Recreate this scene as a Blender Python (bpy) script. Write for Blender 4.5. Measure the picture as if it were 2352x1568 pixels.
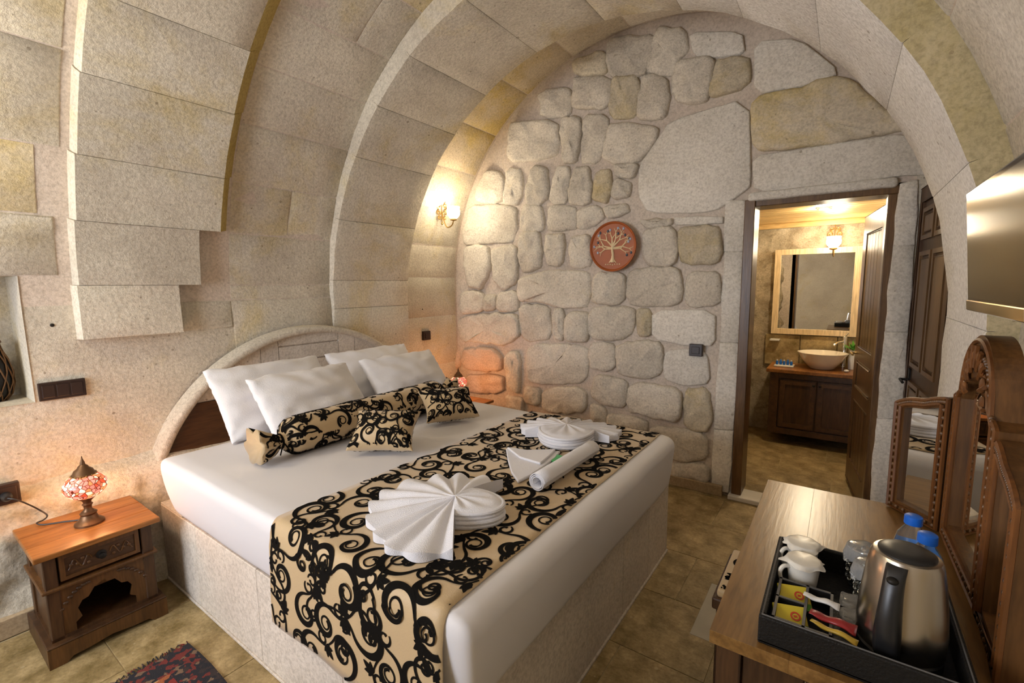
import bpy, bmesh, math, random
from math import pi, sin, cos, sqrt, atan2
from mathutils import Vector, Matrix, noise as mnoise

for o in list(bpy.data.objects):
    bpy.data.objects.remove(o)
SC = bpy.context.scene
COL = SC.collection

# ------------------------------------------------------------------ camera
cam_d = bpy.data.cameras.new('camera')
cam_d.sensor_width = 36.0
cam_d.lens = 36.0 * 1067.0 / 2352.0
cam_d.clip_start = 0.02
cam = bpy.data.objects.new('camera', cam_d)
COL.objects.link(cam)
cam.matrix_world = Matrix(((0.81485956, -0.06063705, 0.57647814, 0.0),
                           (0.57955724, 0.10380804, -0.80829283, 0.0),
                           (-0.01083057, 0.99274722, 0.11973161, 1.45),
                           (0, 0, 0, 1)))
SC.camera = cam

# ------------------------------------------------------------------ world, assumed window fill, exposure
W = bpy.data.worlds.new('world')
SC.world = W
W.use_nodes = True
W.node_tree.nodes['Background'].inputs[0].default_value = (0.62, 0.75, 1.0, 1)
W.node_tree.nodes['Background'].inputs[1].default_value = 1.2
SC.view_settings.view_transform = 'Standard'
SC.view_settings.look = 'None'
SC.view_settings.gamma = 1.0
SC.view_settings.use_curve_mapping = False
SC.view_settings.exposure = 0.55

def light(name, kind, loc, energy, color, size=0.1, rot=None, size_y=None):
    d = bpy.data.lights.new(name, kind)
    d.energy = energy
    d.color = color
    if kind == 'AREA':
        d.size = size
        if size_y:
            d.shape = 'RECTANGLE'
            d.size_y = size_y
    else:
        d.shadow_soft_size = size
    o = bpy.data.objects.new(name, d)
    COL.objects.link(o)
    o.location = loc
    if rot:
        o.rotation_euler = rot
    return o

# fill light added just inside an assumed, unseen window behind the camera
light('assumed_window_fill', 'AREA', (-2.0, -1.52, 1.45), 44.0, (0.86, 0.90, 1.0), 1.3, (math.radians(90), 0, 0), 1.1)

# ------------------------------------------------------------------ helpers
def off(p):
    v = Vector((0, 0, 0))
    while p is not None:
        v += p.location
        p = p.parent
    return v

def tag(o, label=None, cat=None, group=None, kind=None):
    if label: o['label'] = label
    if cat: o['category'] = cat
    if group: o['group'] = group
    if kind: o['kind'] = kind
    return o

def empty(name, loc, label=None, cat=None, group=None, kind=None):
    o = bpy.data.objects.new(name, None)
    COL.objects.link(o)
    o.location = loc
    o.empty_display_size = 0.05
    return tag(o, label, cat, group, kind)

def finish(name, me, mats, parent=None, smooth=False, org=None):
    for m in (mats if isinstance(mats, (list, tuple)) else [mats]):
        me.materials.append(m)
    o = bpy.data.objects.new(name, me)
    COL.objects.link(o)
    if parent is not None:
        o.parent = parent
    s = off(parent)
    if org is not None:
        o.location = Vector(org) - s
        s = Vector(org)
    if s.length > 0:
        me.transform(Matrix.Translation(-s))
    if smooth:
        for p in me.polygons:
            p.use_smooth = True
    return o

def mk(name, verts, faces, mats, parent=None, smooth=False, org=None, mi=None, fixn=True):
    me = bpy.data.meshes.new(name)
    me.from_pydata([tuple(v) for v in verts], [], [tuple(f) for f in faces])
    if mi:
        for p, m in zip(me.polygons, mi):
            p.material_index = m
    if fixn:
        bm = bmesh.new()
        bm.from_mesh(me)
        bmesh.ops.recalc_face_normals(bm, faces=bm.faces)
        bm.to_mesh(me)
        bm.free()
    me.update()
    return finish(name, me, mats, parent, smooth, org)

class G:
    """collects shapes and links them as ONE mesh"""
    def __init__(s):
        s.bm = bmesh.new()
    def box(s, x0, x1, y0, y1, z0, z1, bev=0.0, seg=2, M=None):
        r = bmesh.ops.create_cube(s.bm, size=1.0)
        vs = r['verts']
        for v in vs:
            v.co = Vector(((x0 + x1) / 2 + v.co.x * (x1 - x0), (y0 + y1) / 2 + v.co.y * (y1 - y0), (z0 + z1) / 2 + v.co.z * (z1 - z0)))
        if M is not None:
            for v in vs: v.co = M @ v.co
        if bev > 0:
            es = list({e for v in vs for e in v.link_edges})
            bmesh.ops.bevel(s.bm, geom=es, offset=bev, segments=seg, affect='EDGES', profile=0.5)
        return s
    def raw(s, verts, faces):
        vs = [s.bm.verts.new(v) for v in verts]
        for f in faces:
            try: s.bm.faces.new([vs[i] for i in f])
            except ValueError: pass
        return s
    def lathe(s, prof, c=(0, 0, 0), n=24, axis='z', cap=True, M=None):
        rings = []
        for r, h in prof:
            ring = []
            for i in range(n):
                a = 2 * pi * i / n
                if axis == 'z': p = Vector((r * cos(a), r * sin(a), h))
                elif axis == 'x': p = Vector((h, r * cos(a), r * sin(a)))
                else: p = Vector((r * cos(a), h, r * sin(a)))
                if M is not None: p = M @ p
                ring.append(s.bm.verts.new(p + Vector(c)))
            rings.append(ring)
        for a, b in zip(rings[:-1], rings[1:]):
            for i in range(n):
                s.bm.faces.new((a[i], a[(i + 1) % n], b[(i + 1) % n], b[i]))
        if cap:
            s.bm.faces.new(rings[0][::-1])
            s.bm.faces.new(rings[-1])
        return s
    def tube(s, pts, r, n=8, closed=False):
        pts = [Vector(p) for p in pts]
        rs = r if isinstance(r, (list, tuple)) else [r] * len(pts)
        rings = []
        up = None
        N = len(pts)
        for i, p in enumerate(pts):
            if closed: t = pts[(i + 1) % N] - pts[i - 1]
            else: t = pts[min(i + 1, N - 1)] - pts[max(i - 1, 0)]
            t.normalize()
            if up is None:
                up = Vector((0, 0, 1)) if abs(t.z) < 0.9 else Vector((1, 0, 0))
            a = t.cross(up)
            if a.length < 1e-5: a = t.orthogonal()
            a.normalize()
            up = a.cross(t).normalized()
            rings.append([s.bm.verts.new(p + (a * cos(2 * pi * k / n) + up * sin(2 * pi * k / n)) * rs[i]) for k in range(n)])
        prs = list(zip(rings[:-1], rings[1:]))
        if closed: prs.append((rings[-1], rings[0]))
        for a, b in prs:
            for i in range(n):
                s.bm.faces.new((a[i], a[(i + 1) % n], b[(i + 1) % n], b[i]))
        if not closed:
            s.bm.faces.new(rings[0][::-1])
            s.bm.faces.new(rings[-1])
        return s
    def poly(s, pts, d):
        """polygon of 3-D points extruded by vector d"""
        d = Vector(d)
        a = [s.bm.verts.new(p) for p in pts]
        b = [s.bm.verts.new(Vector(p) + d) for p in pts]
        n = len(a)
        s.bm.faces.new(a); s.bm.faces.new(b[::-1])
        for i in range(n):
            s.bm.faces.new((a[i], a[(i + 1) % n], b[(i + 1) % n], b[i]))
        return s
    def ring(s, outer, inner, d):
        """frame between two outlines of equal count, extruded by d"""
        d = Vector(d)
        L = []
        for lst in (outer, inner):
            L.append([s.bm.verts.new(p) for p in lst])
            L.append([s.bm.verts.new(Vector(p) + d) for p in lst])
        oa, ob, ia, ib = L
        n = len(oa)
        for i in range(n):
            j = (i + 1) % n
            for q in ((oa[i], oa[j], ia[j], ia[i]), (ob[i], ib[i], ib[j], ob[j]), (oa[i], ob[i], ob[j], oa[j]), (ia[i], ia[j], ib[j], ib[i])):
                s.bm.faces.new(q)
        return s
    def sphere(s, c, r, sx=1, sy=1, sz=1, u=16, v=10):
        q = bmesh.ops.create_uvsphere(s.bm, u_segments=u, v_segments=v, radius=r)
        for w in q['verts']:
            w.co = Vector((w.co.x * sx, w.co.y * sy, w.co.z * sz)) + Vector(c)
        return s
    def build(s, name, mats, parent=None, smooth=False, org=None, bev=0.0):
        bmesh.ops.recalc_face_normals(s.bm, faces=s.bm.faces)
        if bev > 0:
            bmesh.ops.bevel(s.bm, geom=list(s.bm.edges), offset=bev, segments=1, affect='EDGES')
        me = bpy.data.meshes.new(name)
        s.bm.to_mesh(me)
        s.bm.free()
        o = finish(name, me, mats, parent, smooth, org)
        if smooth:
            try: me.set_sharp_from_angle(angle=math.radians(42))
            except Exception: pass
        return o

def gridmesh(fn, us, vs, wrap=False):
    verts, faces = [], []
    nu, nv = len(us), len(vs)
    for u in us:
        for v in vs:
            verts.append(fn(u, v))
    for i in range(nu - 1):
        for j in range(nv - 1):
            faces.append((i * nv + j, (i + 1) * nv + j, (i + 1) * nv + j + 1, i * nv + j + 1))
        if wrap:
            faces.append((i * nv + nv - 1, (i + 1) * nv + nv - 1, (i + 1) * nv, i * nv))
    return verts, faces

def lin(a, b, n):
    return [a + (b - a) * i / n for i in range(n + 1)]

def nz(x, y, z=0.0, f=1.0):
    return mnoise.noise(Vector((x * f, y * f, z * f)))

def rbox(x0, x1, y0, y1, z0, z1, rad, n=10, fn=None):
    """box with elliptic rounded edges (soft things); returns verts, faces"""
    bm = bmesh.new()
    bmesh.ops.create_cube(bm, size=2.0)
    bmesh.ops.subdivide_edges(bm, edges=list(bm.edges), cuts=n - 1, use_grid_fill=True)
    c = Vector(((x0 + x1) / 2, (y0 + y1) / 2, (z0 + z1) / 2))
    h = Vector(((x1 - x0) / 2, (y1 - y0) / 2, (z1 - z0) / 2))
    r = Vector(rad)
    def warp(t, hh, rr):            # concentrate cuts in the rounded zone
        k = 1 - 2.0 * 2 / n
        a = abs(t)
        if a <= k: q = a / k * (hh - rr) if k > 0 else 0
        else: q = (hh - rr) + (a - k) / (1 - k) * rr
        return math.copysign(q, t)
    vs = []
    for v in bm.verts:
        p = Vector([warp(v.co[i], h[i], r[i]) for i in range(3)])
        q = Vector([max(-(h[i] - r[i]), min(h[i] - r[i], p[i])) for i in range(3)])
        d = Vector([(p[i] - q[i]) / r[i] for i in range(3)])
        if d.length > 1e-6:
            d.normalize()
        w = q + Vector([d[i] * r[i] for i in range(3)]) + c
        if fn: w = fn(w)
        vs.append(w)
    bm.verts.index_update()
    fs = [[v.index for v in f.verts] for f in bm.faces]
    bm.free()
    return vs, fs

# ------------------------------------------------------------------ materials
def newmat(name):
    m = bpy.data.materials.new(name)
    m.use_nodes = True
    nt = m.node_tree
    return m, nt, nt.nodes['Principled BSDF']

def nd(nt, typ, ins=None, **kw):
    n = nt.nodes.new(typ)
    for k, v in kw.items():
        setattr(n, k, v)
    if ins:
        for k, v in ins.items():
            s = n.inputs[k]
            if hasattr(v, 'is_linked') or isinstance(v, bpy.types.NodeSocket):
                nt.links.new(v, s)
            else:
                s.default_value = v
    return n

def ramp(nt, fac, stops):
    n = nt.nodes.new('ShaderNodeValToRGB')
    e = n.color_ramp.elements
    while len(e) < len(stops):
        e.new(0.5)
    for q, (p, c) in zip(e, stops):
        q.position = p
        q.color = (c[0], c[1], c[2], 1) if len(c) == 3 else c
    nt.links.new(fac, n.inputs[0])
    return n.outputs[0]

def mixc(nt, fac, a, b, mode='MIX'):
    n = nt.nodes.new('ShaderNodeMix')
    n.data_type = 'RGBA'
    n.blend_type = mode
    for s, v in ((n.inputs[0], fac), (n.inputs[6], a), (n.inputs[7], b)):
        if isinstance(v, bpy.types.NodeSocket): nt.links.new(v, s)
        elif isinstance(v, (int, float)): s.default_value = v
        else: s.default_value = (v[0], v[1], v[2], 1)
    return n.outputs[2]

def plain(name, col, rough=0.5, metal=0.0, bump=0.0, bscale=60, var=0.0, **kw):
    m, nt, b = newmat(name)
    b.inputs['Base Color'].default_value = (*col, 1)
    b.inputs['Roughness'].default_value = rough
    b.inputs['Metallic'].default_value = metal
    for k, v in kw.items():
        b.inputs[k].default_value = v
    if bump or var:
        tc = nd(nt, 'ShaderNodeTexCoord')
        n = nd(nt, 'ShaderNodeTexNoise', {'Vector': tc.outputs['Object'], 'Scale': bscale, 'Detail': 3.0})
        if bump:
            bp = nd(nt, 'ShaderNodeBump', {'Height': n.outputs[0], 'Strength': bump, 'Distance': 0.004})
            nt.links.new(bp.outputs[0], b.inputs['Normal'])
        if var:
            c = mixc(nt, n.outputs[0], tuple(x * (1 - var) for x in col), tuple(min(1, x * (1 + var)) for x in col))
            nt.links.new(c, b.inputs['Base Color'])
    return m

def stone_mat(name, c1, c2, stain=(0.62, 0.45, 0.13), amt=0.25, bump=0.6, pit=0.5, rnd=0.09, freq=1.0, pitcol=(0.20, 0.14, 0.08)):
    m, nt, b = newmat(name)
    tc = nd(nt, 'ShaderNodeTexCoord')
    co = tc.outputs['Object']
    oi = nd(nt, 'ShaderNodeObjectInfo')
    n1 = nd(nt, 'ShaderNodeTexNoise', {'Vector': co, 'Scale': 2.2 * freq, 'Detail': 5.0, 'Roughness': 0.62})
    col = ramp(nt, n1.outputs[0], [(0.34, c1), (0.64, c2)])
    n2 = nd(nt, 'ShaderNodeTexNoise', {'Vector': co, 'Scale': 1.7 * freq, 'Detail': 6.0, 'Roughness': 0.7, 'Distortion': 0.4})
    lo = 0.78 - 0.36 * amt
    st = ramp(nt, n2.outputs[0], [(lo - 0.10, (0, 0, 0)), (lo + 0.10, (1, 1, 1))])
    stm = nd(nt, 'ShaderNodeMath', {0: st, 1: min(0.85, 0.5 + amt * 0.45)}, operation='MULTIPLY')
    col = mixc(nt, stm.outputs[0], col, stain)
    # fine grain
    n3 = nd(nt, 'ShaderNodeTexNoise', {'Vector': co, 'Scale': 75.0, 'Detail': 3.0, 'Roughness': 0.7})
    gr = ramp(nt, n3.outputs[0], [(0.28, (0.74, 0.72, 0.69)), (0.60, (1.07, 1.06, 1.04))])
    col = mixc(nt, 1.0, col, gr, 'MULTIPLY')
    # pits
    n4 = nd(nt, 'ShaderNodeTexVoronoi', {'Vector': co, 'Scale': 17.0, 'Randomness': 1.0})
    n5 = nd(nt, 'ShaderNodeTexNoise', {'Vector': co, 'Scale': 9.0, 'Detail': 2.0})
    sb = nd(nt, 'ShaderNodeMath', {0: n5.outputs[0], 1: 0.42}, operation='SUBTRACT')
    ml = nd(nt, 'ShaderNodeMath', {0: sb.outputs[0], 1: 0.55}, operation='MULTIPLY')
    lt = nd(nt, 'ShaderNodeMath', {0: n4.outputs['Distance'], 1: ml.outputs[0]}, operation='LESS_THAN')
    pm = nd(nt, 'ShaderNodeMath', {0: lt.outputs[0], 1: pit}, operation='MULTIPLY')
    col = mixc(nt, pm.outputs[0], col, pitcol)
    mr = nd(nt, 'ShaderNodeMapRange', {'Value': oi.outputs['Random'], 'To Min': 1 - rnd, 'To Max': 1 + rnd * 0.6})
    hs = nd(nt, 'ShaderNodeHueSaturation', {'Value': mr.outputs[0], 'Color': col})
    nt.links.new(hs.outputs[0], b.inputs['Base Color'])
    b.inputs['Roughness'].default_value = 0.92
    b.inputs['Specular IOR Level'].default_value = 0.15
    n6 = nd(nt, 'ShaderNodeTexNoise', {'Vector': co, 'Scale': 38.0, 'Detail': 7.0, 'Roughness': 0.72})
    ad = nd(nt, 'ShaderNodeMath', {0: n6.outputs[0], 1: pm.outputs[0]}, operation='SUBTRACT')
    bp = nd(nt, 'ShaderNodeBump', {'Height': ad.outputs[0], 'Strength': bump, 'Distance': 0.012})
    nt.links.new(bp.outputs[0], b.inputs['Normal'])
    return m

def wood_mat(name, dark, light_, axis=0, scale=9.0, rough=0.42, rnd=0.1, coat=0.0):
    m, nt, b = newmat(name)
    tc = nd(nt, 'ShaderNodeTexCoord')
    oi = nd(nt, 'ShaderNodeObjectInfo')
    mp = nd(nt, 'ShaderNodeMapping', {'Vector': tc.outputs['Object']})
    sc = [1.0, 1.0, 1.0]
    sc[axis] = 0.10
    mp.inputs['Scale'].default_value = sc
    n1 = nd(nt, 'ShaderNodeTexNoise', {'Vector': mp.outputs[0], 'Scale': scale * 2.2, 'Detail': 5.0, 'Roughness': 0.6, 'Distortion': 0.6})
    n2 = nd(nt, 'ShaderNodeTexNoise', {'Vector': mp.outputs[0], 'Scale': scale * 14, 'Detail': 2.0})
    col = ramp(nt, n1.outputs[0], [(0.30, dark), (0.68, light_)])
    g = ramp(nt, n2.outputs[0], [(0.35, (0.78, 0.76, 0.74)), (0.6, (1.05, 1.05, 1.05))])
    col = mixc(nt, 1.0, col, g, 'MULTIPLY')
    mr = nd(nt, 'ShaderNodeMapRange', {'Value': oi.outputs['Random'], 'To Min': 1 - rnd, 'To Max': 1 + rnd})
    hs = nd(nt, 'ShaderNodeHueSaturation', {'Value': mr.outputs[0], 'Color': col})
    nt.links.new(hs.outputs[0], b.inputs['Base Color'])
    b.inputs['Roughness'].default_value = rough
    b.inputs['Coat Weight'].default_value = coat
    b.inputs['Coat Roughness'].default_value = 0.25
    bp = nd(nt, 'ShaderNodeBump', {'Height': n2.outputs[0], 'Strength': 0.15, 'Distance': 0.002})
    nt.links.new(bp.outputs[0], b.inputs['Normal'])
    return m

def emit(name, col, strength):
    m, nt, b = newmat(name)
    b.inputs['Base Color'].default_value = (*col, 1)
    b.inputs['Emission Color'].default_value = (*col, 1)
    b.inputs['Emission Strength'].default_value = strength
    return m

M = {}
M['stone'] = stone_mat('tuff_stone', (0.575, 0.52, 0.43), (0.74, 0.69, 0.58), stain=(0.62, 0.50, 0.22), amt=0.46, bump=0.8)
M['stone_pale'] = stone_mat('pale_tuff', (0.67, 0.63, 0.56), (0.80, 0.765, 0.70), stain=(0.66, 0.55, 0.28), amt=0.14, bump=0.6)
M['stone_yel'] = stone_mat('yellow_tuff', (0.60, 0.53, 0.42), (0.70, 0.62, 0.48), stain=(0.60, 0.46, 0.15), amt=0.70)
M['stone_pink'] = stone_mat('rose_tuff', (0.56, 0.42, 0.33), (0.68, 0.54, 0.44), amt=0.05)
M['stone_lit'] = stone_mat('lit_arch_tuff', (0.78, 0.765, 0.74), (0.88, 0.87, 0.85), stain=(0.74, 0.70, 0.56), amt=0.12, bump=0.6, rnd=0.04)  # light on the arch's right half is put into this whiter colour
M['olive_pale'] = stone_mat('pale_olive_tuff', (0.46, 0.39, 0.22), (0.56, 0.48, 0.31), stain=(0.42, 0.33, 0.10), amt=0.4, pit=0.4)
M['rubble'] = stone_mat('rubble_tuff', (0.63, 0.57, 0.48), (0.78, 0.72, 0.62), stain=(0.64, 0.52, 0.26), amt=0.16, bump=1.0, pit=0.35, freq=1.6)
M['rubble_yel'] = stone_mat('stained_rubble_tuff', (0.60, 0.53, 0.41), (0.70, 0.62, 0.47), stain=(0.58, 0.46, 0.22), amt=0.5, bump=1.0, pit=0.35, freq=2.2)
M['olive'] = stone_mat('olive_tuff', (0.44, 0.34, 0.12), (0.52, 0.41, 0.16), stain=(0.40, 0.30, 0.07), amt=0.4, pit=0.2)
M['mortar'] = stone_mat('mortar', (0.56, 0.48, 0.41), (0.66, 0.58, 0.50), amt=0.10, pit=0.15, bump=0.4)
M['rock'] = stone_mat('cave_rock', (0.38, 0.31, 0.21), (0.62, 0.54, 0.40), stain=(0.16, 0.12, 0.06), amt=0.45, bump=1.0, freq=4.0)
M['bedstone'] = stone_mat('bed_slab_stone', (0.60, 0.54, 0.47), (0.70, 0.64, 0.56), amt=0.05, bump=0.3, pit=0.25, rnd=0.06)
M['travertine'] = stone_mat('travertine', (0.19, 0.135, 0.048), (0.46, 0.35, 0.175), stain=(0.16, 0.105, 0.03), amt=0.5, bump=0.15, pit=0.28, rnd=0.18, freq=3.6, pitcol=(0.66, 0.56, 0.36))
M['travertine'].node_tree.nodes['Principled BSDF'].inputs['Roughness'].default_value = 0.5
M['travertine'].node_tree.nodes['Principled BSDF'].inputs['Specular IOR Level'].default_value = 0.4
M['grout'] = plain('grout', (0.40, 0.32, 0.18), 0.9)
M['palestone'] = plain('pale_floor_stone', (0.42, 0.385, 0.30), 0.5, var=0.15, bscale=12)
M['marble'] = plain('white_marble', (0.66, 0.63, 0.56), 0.35, var=0.12, bscale=8)
M['skirting'] = stone_mat('skirting_stone', (0.36, 0.27, 0.16), (0.48, 0.37, 0.24), amt=0.2, bump=0.15, pit=0.1, rnd=0.1)
M['white'] = plain('white_linen', (0.76, 0.745, 0.75), 0.85, bump=0.25, bscale=180)
M['sheet'] = plain('white_sheet', (0.70, 0.685, 0.695), 0.6, bump=0.06, bscale=14)
M['towel'] = plain('white_terry', (0.80, 0.79, 0.82), 0.95, bump=0.7, bscale=420)
M['beige'] = plain('beige_satin', (0.52, 0.375, 0.20), 0.5, bump=0.2, bscale=300, **{'Sheen Weight': 0.3})
M['flock'] = plain('black_flock', (0.008, 0.007, 0.006), 0.95, **{'Specular IOR Level': 0.05})
M['wood_top'] = wood_mat('honey_wood', (0.17, 0.062, 0.012), (0.33, 0.135, 0.030), 1, 10, 0.34)
M['wood_dark'] = wood_mat('walnut_wood', (0.034, 0.014, 0.005), (0.085, 0.038, 0.013), 2, 10, 0.42)
M['wood_darkh'] = wood_mat('walnut_wood_across', (0.045, 0.018, 0.006), (0.10, 0.045, 0.015), 1, 10, 0.42)
M['wood_desk'] = wood_mat('desk_wood', (0.15, 0.072, 0.018), (0.28, 0.150, 0.045), 1, 9, 0.30, coat=0.25)
M['wood_mid'] = wood_mat('carved_wood', (0.065, 0.027, 0.007), (0.145, 0.064, 0.018), 2, 10, 0.38)
M['wood_red'] = wood_mat('red_brown_wood', (0.10, 0.036, 0.009), (0.20, 0.075, 0.019), 2, 8, 0.36)
M['wood_door'] = wood_mat('door_wood', (0.07, 0.033, 0.011), (0.155, 0.082, 0.030), 2, 9, 0.35)
M['wood_pale'] = wood_mat('pine_plank', (0.55, 0.34, 0.11), (0.72, 0.50, 0.22), 0, 7, 0.4)
M['wood_ply'] = wood_mat('mirror_frame_wood', (0.62, 0.46, 0.25), (0.74, 0.58, 0.36), 2, 6, 0.45)
M['brass'] = plain('aged_brass', (0.42, 0.27, 0.09), 0.38, 0.9)
M['bronze'] = plain('dark_bronze', (0.16, 0.085, 0.04), 0.42, 0.7)
M['iron'] = plain('black_iron', (0.02, 0.018, 0.016), 0.5, 0.6)
M['brownplastic'] = plain('brown_plastic', (0.020, 0.008, 0.005), 0.4)
M['blackplastic'] = plain('black_plastic', (0.012, 0.012, 0.013), 0.35)
M['leather'] = plain('black_leather', (0.009, 0.008, 0.007), 0.55, bump=0.4, bscale=260, **{'Specular IOR Level': 0.25})
M['stitch'] = plain('grey_edge', (0.10, 0.095, 0.09), 0.5)
M['screen'] = plain('tv_screen', (0.015, 0.015, 0.014), 0.16, **{'Specular IOR Level': 0.9})
M['gloss'] = plain('gloss_black', (0.01, 0.01, 0.01), 0.12)
M['steel'] = plain('brushed_steel', (0.52, 0.47, 0.40), 0.27, 1.0)
M['chrome'] = plain('chrome', (0.75, 0.74, 0.72), 0.08, 1.0)
M['mirror'] = plain('mirror_glass', (0.86, 0.87, 0.86), 0.015, 1.0)
M['porcelain'] = plain('porcelain', (0.82, 0.74, 0.60), 0.12, **{'Coat Weight': 0.4})
M['ceramic'] = plain('white_ceramic', (0.70, 0.67, 0.60), 0.3)
M['wrap'] = plain('clear_wrap', (0.9, 0.9, 0.88), 0.12, **{'Transmission Weight': 0.75, 'IOR': 1.25})
M['glass'] = plain('clear_glass', (0.96, 0.98, 0.97), 0.03, **{'Transmission Weight': 1.0, 'IOR': 1.45})
M['pet'] = plain('bottle_plastic', (0.88, 0.95, 0.97), 0.06, **{'Transmission Weight': 0.95, 'IOR': 1.2})
M['bluecap'] = plain('blue_cap', (0.01, 0.13, 0.62), 0.4)
M['bluelabel'] = plain('blue_label', (0.02, 0.22, 0.70), 0.4)
M['yellowpack'] = plain('yellow_sachet', (0.60, 0.48, 0.03), 0.4)
M['greenpack'] = plain('green_print', (0.12, 0.36, 0.03), 0.4)
M['redprint'] = plain('red_print', (0.55, 0.05, 0.02), 0.4)
M['redpack'] = plain('red_sachet', (0.26, 0.014, 0.014), 0.35)
M['goldpack'] = plain('gold_sachet', (0.46, 0.30, 0.03), 0.35)
M['whitepack'] = plain('white_sachet', (0.68, 0.66, 0.62), 0.4)
M['greenfoil'] = plain('green_foil', (0.03, 0.38, 0.08), 0.3)
M['terracotta'] = plain('glazed_terracotta', (0.34, 0.080, 0.014), 0.5, var=0.25, bscale=14, **{'Coat Weight': 0.1})
M['cream'] = plain('cream_glaze', (0.70, 0.55, 0.33), 0.35)
M['tealbead'] = plain('dark_teal_glaze', (0.05, 0.07, 0.10), 0.15)
M['bluebead'] = plain('grey_blue_glaze', (0.38, 0.42, 0.52), 0.15)
M['leaf'] = plain('leaf_green', (0.10, 0.30, 0.03), 0.5)
M['bottleblue'] = plain('toiletry_blue', (0.01, 0.12, 0.45), 0.3)
M['cable'] = plain('black_cable', (0.015, 0.013, 0.012), 0.5)
M['globe'] = emit('lit_globe', (1.0, 0.84, 0.58), 9.0)
M['spot'] = emit('lit_downlight', (1.0, 0.86, 0.62), 25.0)
M['plaster'] = plain('white_plaster', (0.62, 0.60, 0.56), 0.9)

def mosaic_mat():
    m, nt, b = newmat('mosaic_glass')
    tc = nd(nt, 'ShaderNodeTexCoord')
    v = nd(nt, 'ShaderNodeTexVoronoi', {'Vector': tc.outputs['Object'], 'Scale': 62.0})
    ve = nd(nt, 'ShaderNodeTexVoronoi', {'Vector': tc.outputs['Object'], 'Scale': 62.0}, feature='DISTANCE_TO_EDGE')
    sp = nd(nt, 'ShaderNodeSeparateColor', {0: v.outputs['Color']})
    col = ramp(nt, sp.outputs[0], [(0.0, (0.62, 0.05, 0.02)), (0.30, (0.95, 0.36, 0.13)), (0.34, (1.0, 0.68, 0.42)), (0.62, (1.0, 0.80, 0.58)), (0.66, (0.75, 0.15, 0.10)), (1.0, (0.9, 0.32, 0.24))])
    ed = ramp(nt, ve.outputs[0], [(0.03, (0.12, 0.03, 0.012)), (0.09, (1, 1, 1))])
    col = mixc(nt, 1.0, col, ed, 'MULTIPLY')
    nt.links.new(col, b.inputs['Base Color'])
    nt.links.new(col, b.inputs['Emission Color'])
    b.inputs['Emission Strength'].default_value = 0.75
    b.inputs['Roughness'].default_value = 0.2
    return m
M['mosaic'] = mosaic_mat()

def kilim_mat():
    m, nt, b = newmat('kilim_wool')
    tc = nd(nt, 'ShaderNodeTexCoord')
    s = nd(nt, 'ShaderNodeSeparateXYZ', {0: tc.outputs['Object']})
    n = nd(nt, 'ShaderNodeTexVoronoi', {'Vector': tc.outputs['Object'], 'Scale': 55.0}, distance='MANHATTAN')
    sp = nd(nt, 'ShaderNodeSeparateColor', {0: n.outputs['Color']})
    c1 = ramp(nt, sp.outputs[0], [(0.0, (0.20, 0.02, 0.015)), (0.45, (0.24, 0.03, 0.02)), (0.5, (0.30, 0.09, 0.03)), (0.72, (0.02, 0.015, 0.02)), (0.9, (0.35, 0.22, 0.10))])
    c1.node.color_ramp.interpolation = 'CONSTANT'
    c2 = ramp(nt, sp.outputs[1], [(0.0, (0.012, 0.012, 0.018)), (0.6, (0.03, 0.02, 0.02)), (0.7, (0.16, 0.10, 0.06)), (0.85, (0.14, 0.02, 0.015))])
    c2.node.color_ramp.interpolation = 'CONSTANT'
    ax = nd(nt, 'ShaderNodeMath', {0: s.outputs[0]}, operation='ABSOLUTE')
    ay = nd(nt, 'ShaderNodeMath', {0: s.outputs[1]}, operation='ABSOLUTE')
    gx = nd(nt, 'ShaderNodeMath', {0: ax.outputs[0], 1: 0.49}, operation='GREATER_THAN')
    gy = nd(nt, 'ShaderNodeMath', {0: ay.outputs[0], 1: 0.37}, operation='GREATER_THAN')
    mx = nd(nt, 'ShaderNodeMath', {0: gx.outputs[0], 1: gy.outputs[0]}, operation='MAXIMUM')
    col = mixc(nt, mx.outputs[0], c1, c2)
    nt.links.new(col, b.inputs['Base Color'])
    b.inputs['Roughness'].default_value = 0.95
    nn = nd(nt, 'ShaderNodeTexNoise', {'Vector': tc.outputs['Object'], 'Scale': 300.0})
    bp = nd(nt, 'ShaderNodeBump', {'Height': nn.outputs[0], 'Strength': 0.8, 'Distance': 0.004})
    nt.links.new(bp.outputs[0], b.inputs['Normal'])
    return m
M['kilim'] = kilim_mat()
# ================================================================== THE ROOM
CC, RC = (-1.26, 1.38), 1.68      # main barrel vault
CD, RD = (-1.28, 1.30), 1.64      # transverse arch
CE, RE = (-1.28, 1.48), 1.75      # alcove vault in front of the rubble wall
YF, YC, YD, YB = -1.6, 1.93, 2.62, 3.34

def prof(c, R, s, h=0.0, lean=0.0):
    if s < 0:
        k = min(1.0, -s / c[1])
        return (c[0] - R + h + lean * k ** 1.3, c[1] + s)
    L = pi * R
    if s <= L:
        t = s / R
        r = R - h
        return (c[0] - r * cos(t), c[1] + r * sin(t))
    return (c[0] + R - h, c[1] - (s - L))

def sweep(name, c, R, s0, s1, y0, y1, mat, lean=0.0, n=40, ny=2):
    v, f = gridmesh(lambda s, y: (prof(c, R, s, 0, lean)[0], y, prof(c, R, s, 0, lean)[1]), lin(s0, s1, n), lin(y0, y1, ny))
    return mk(name, v, f, mat, None, True, fixn=False)

LEAN = 0.11
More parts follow.
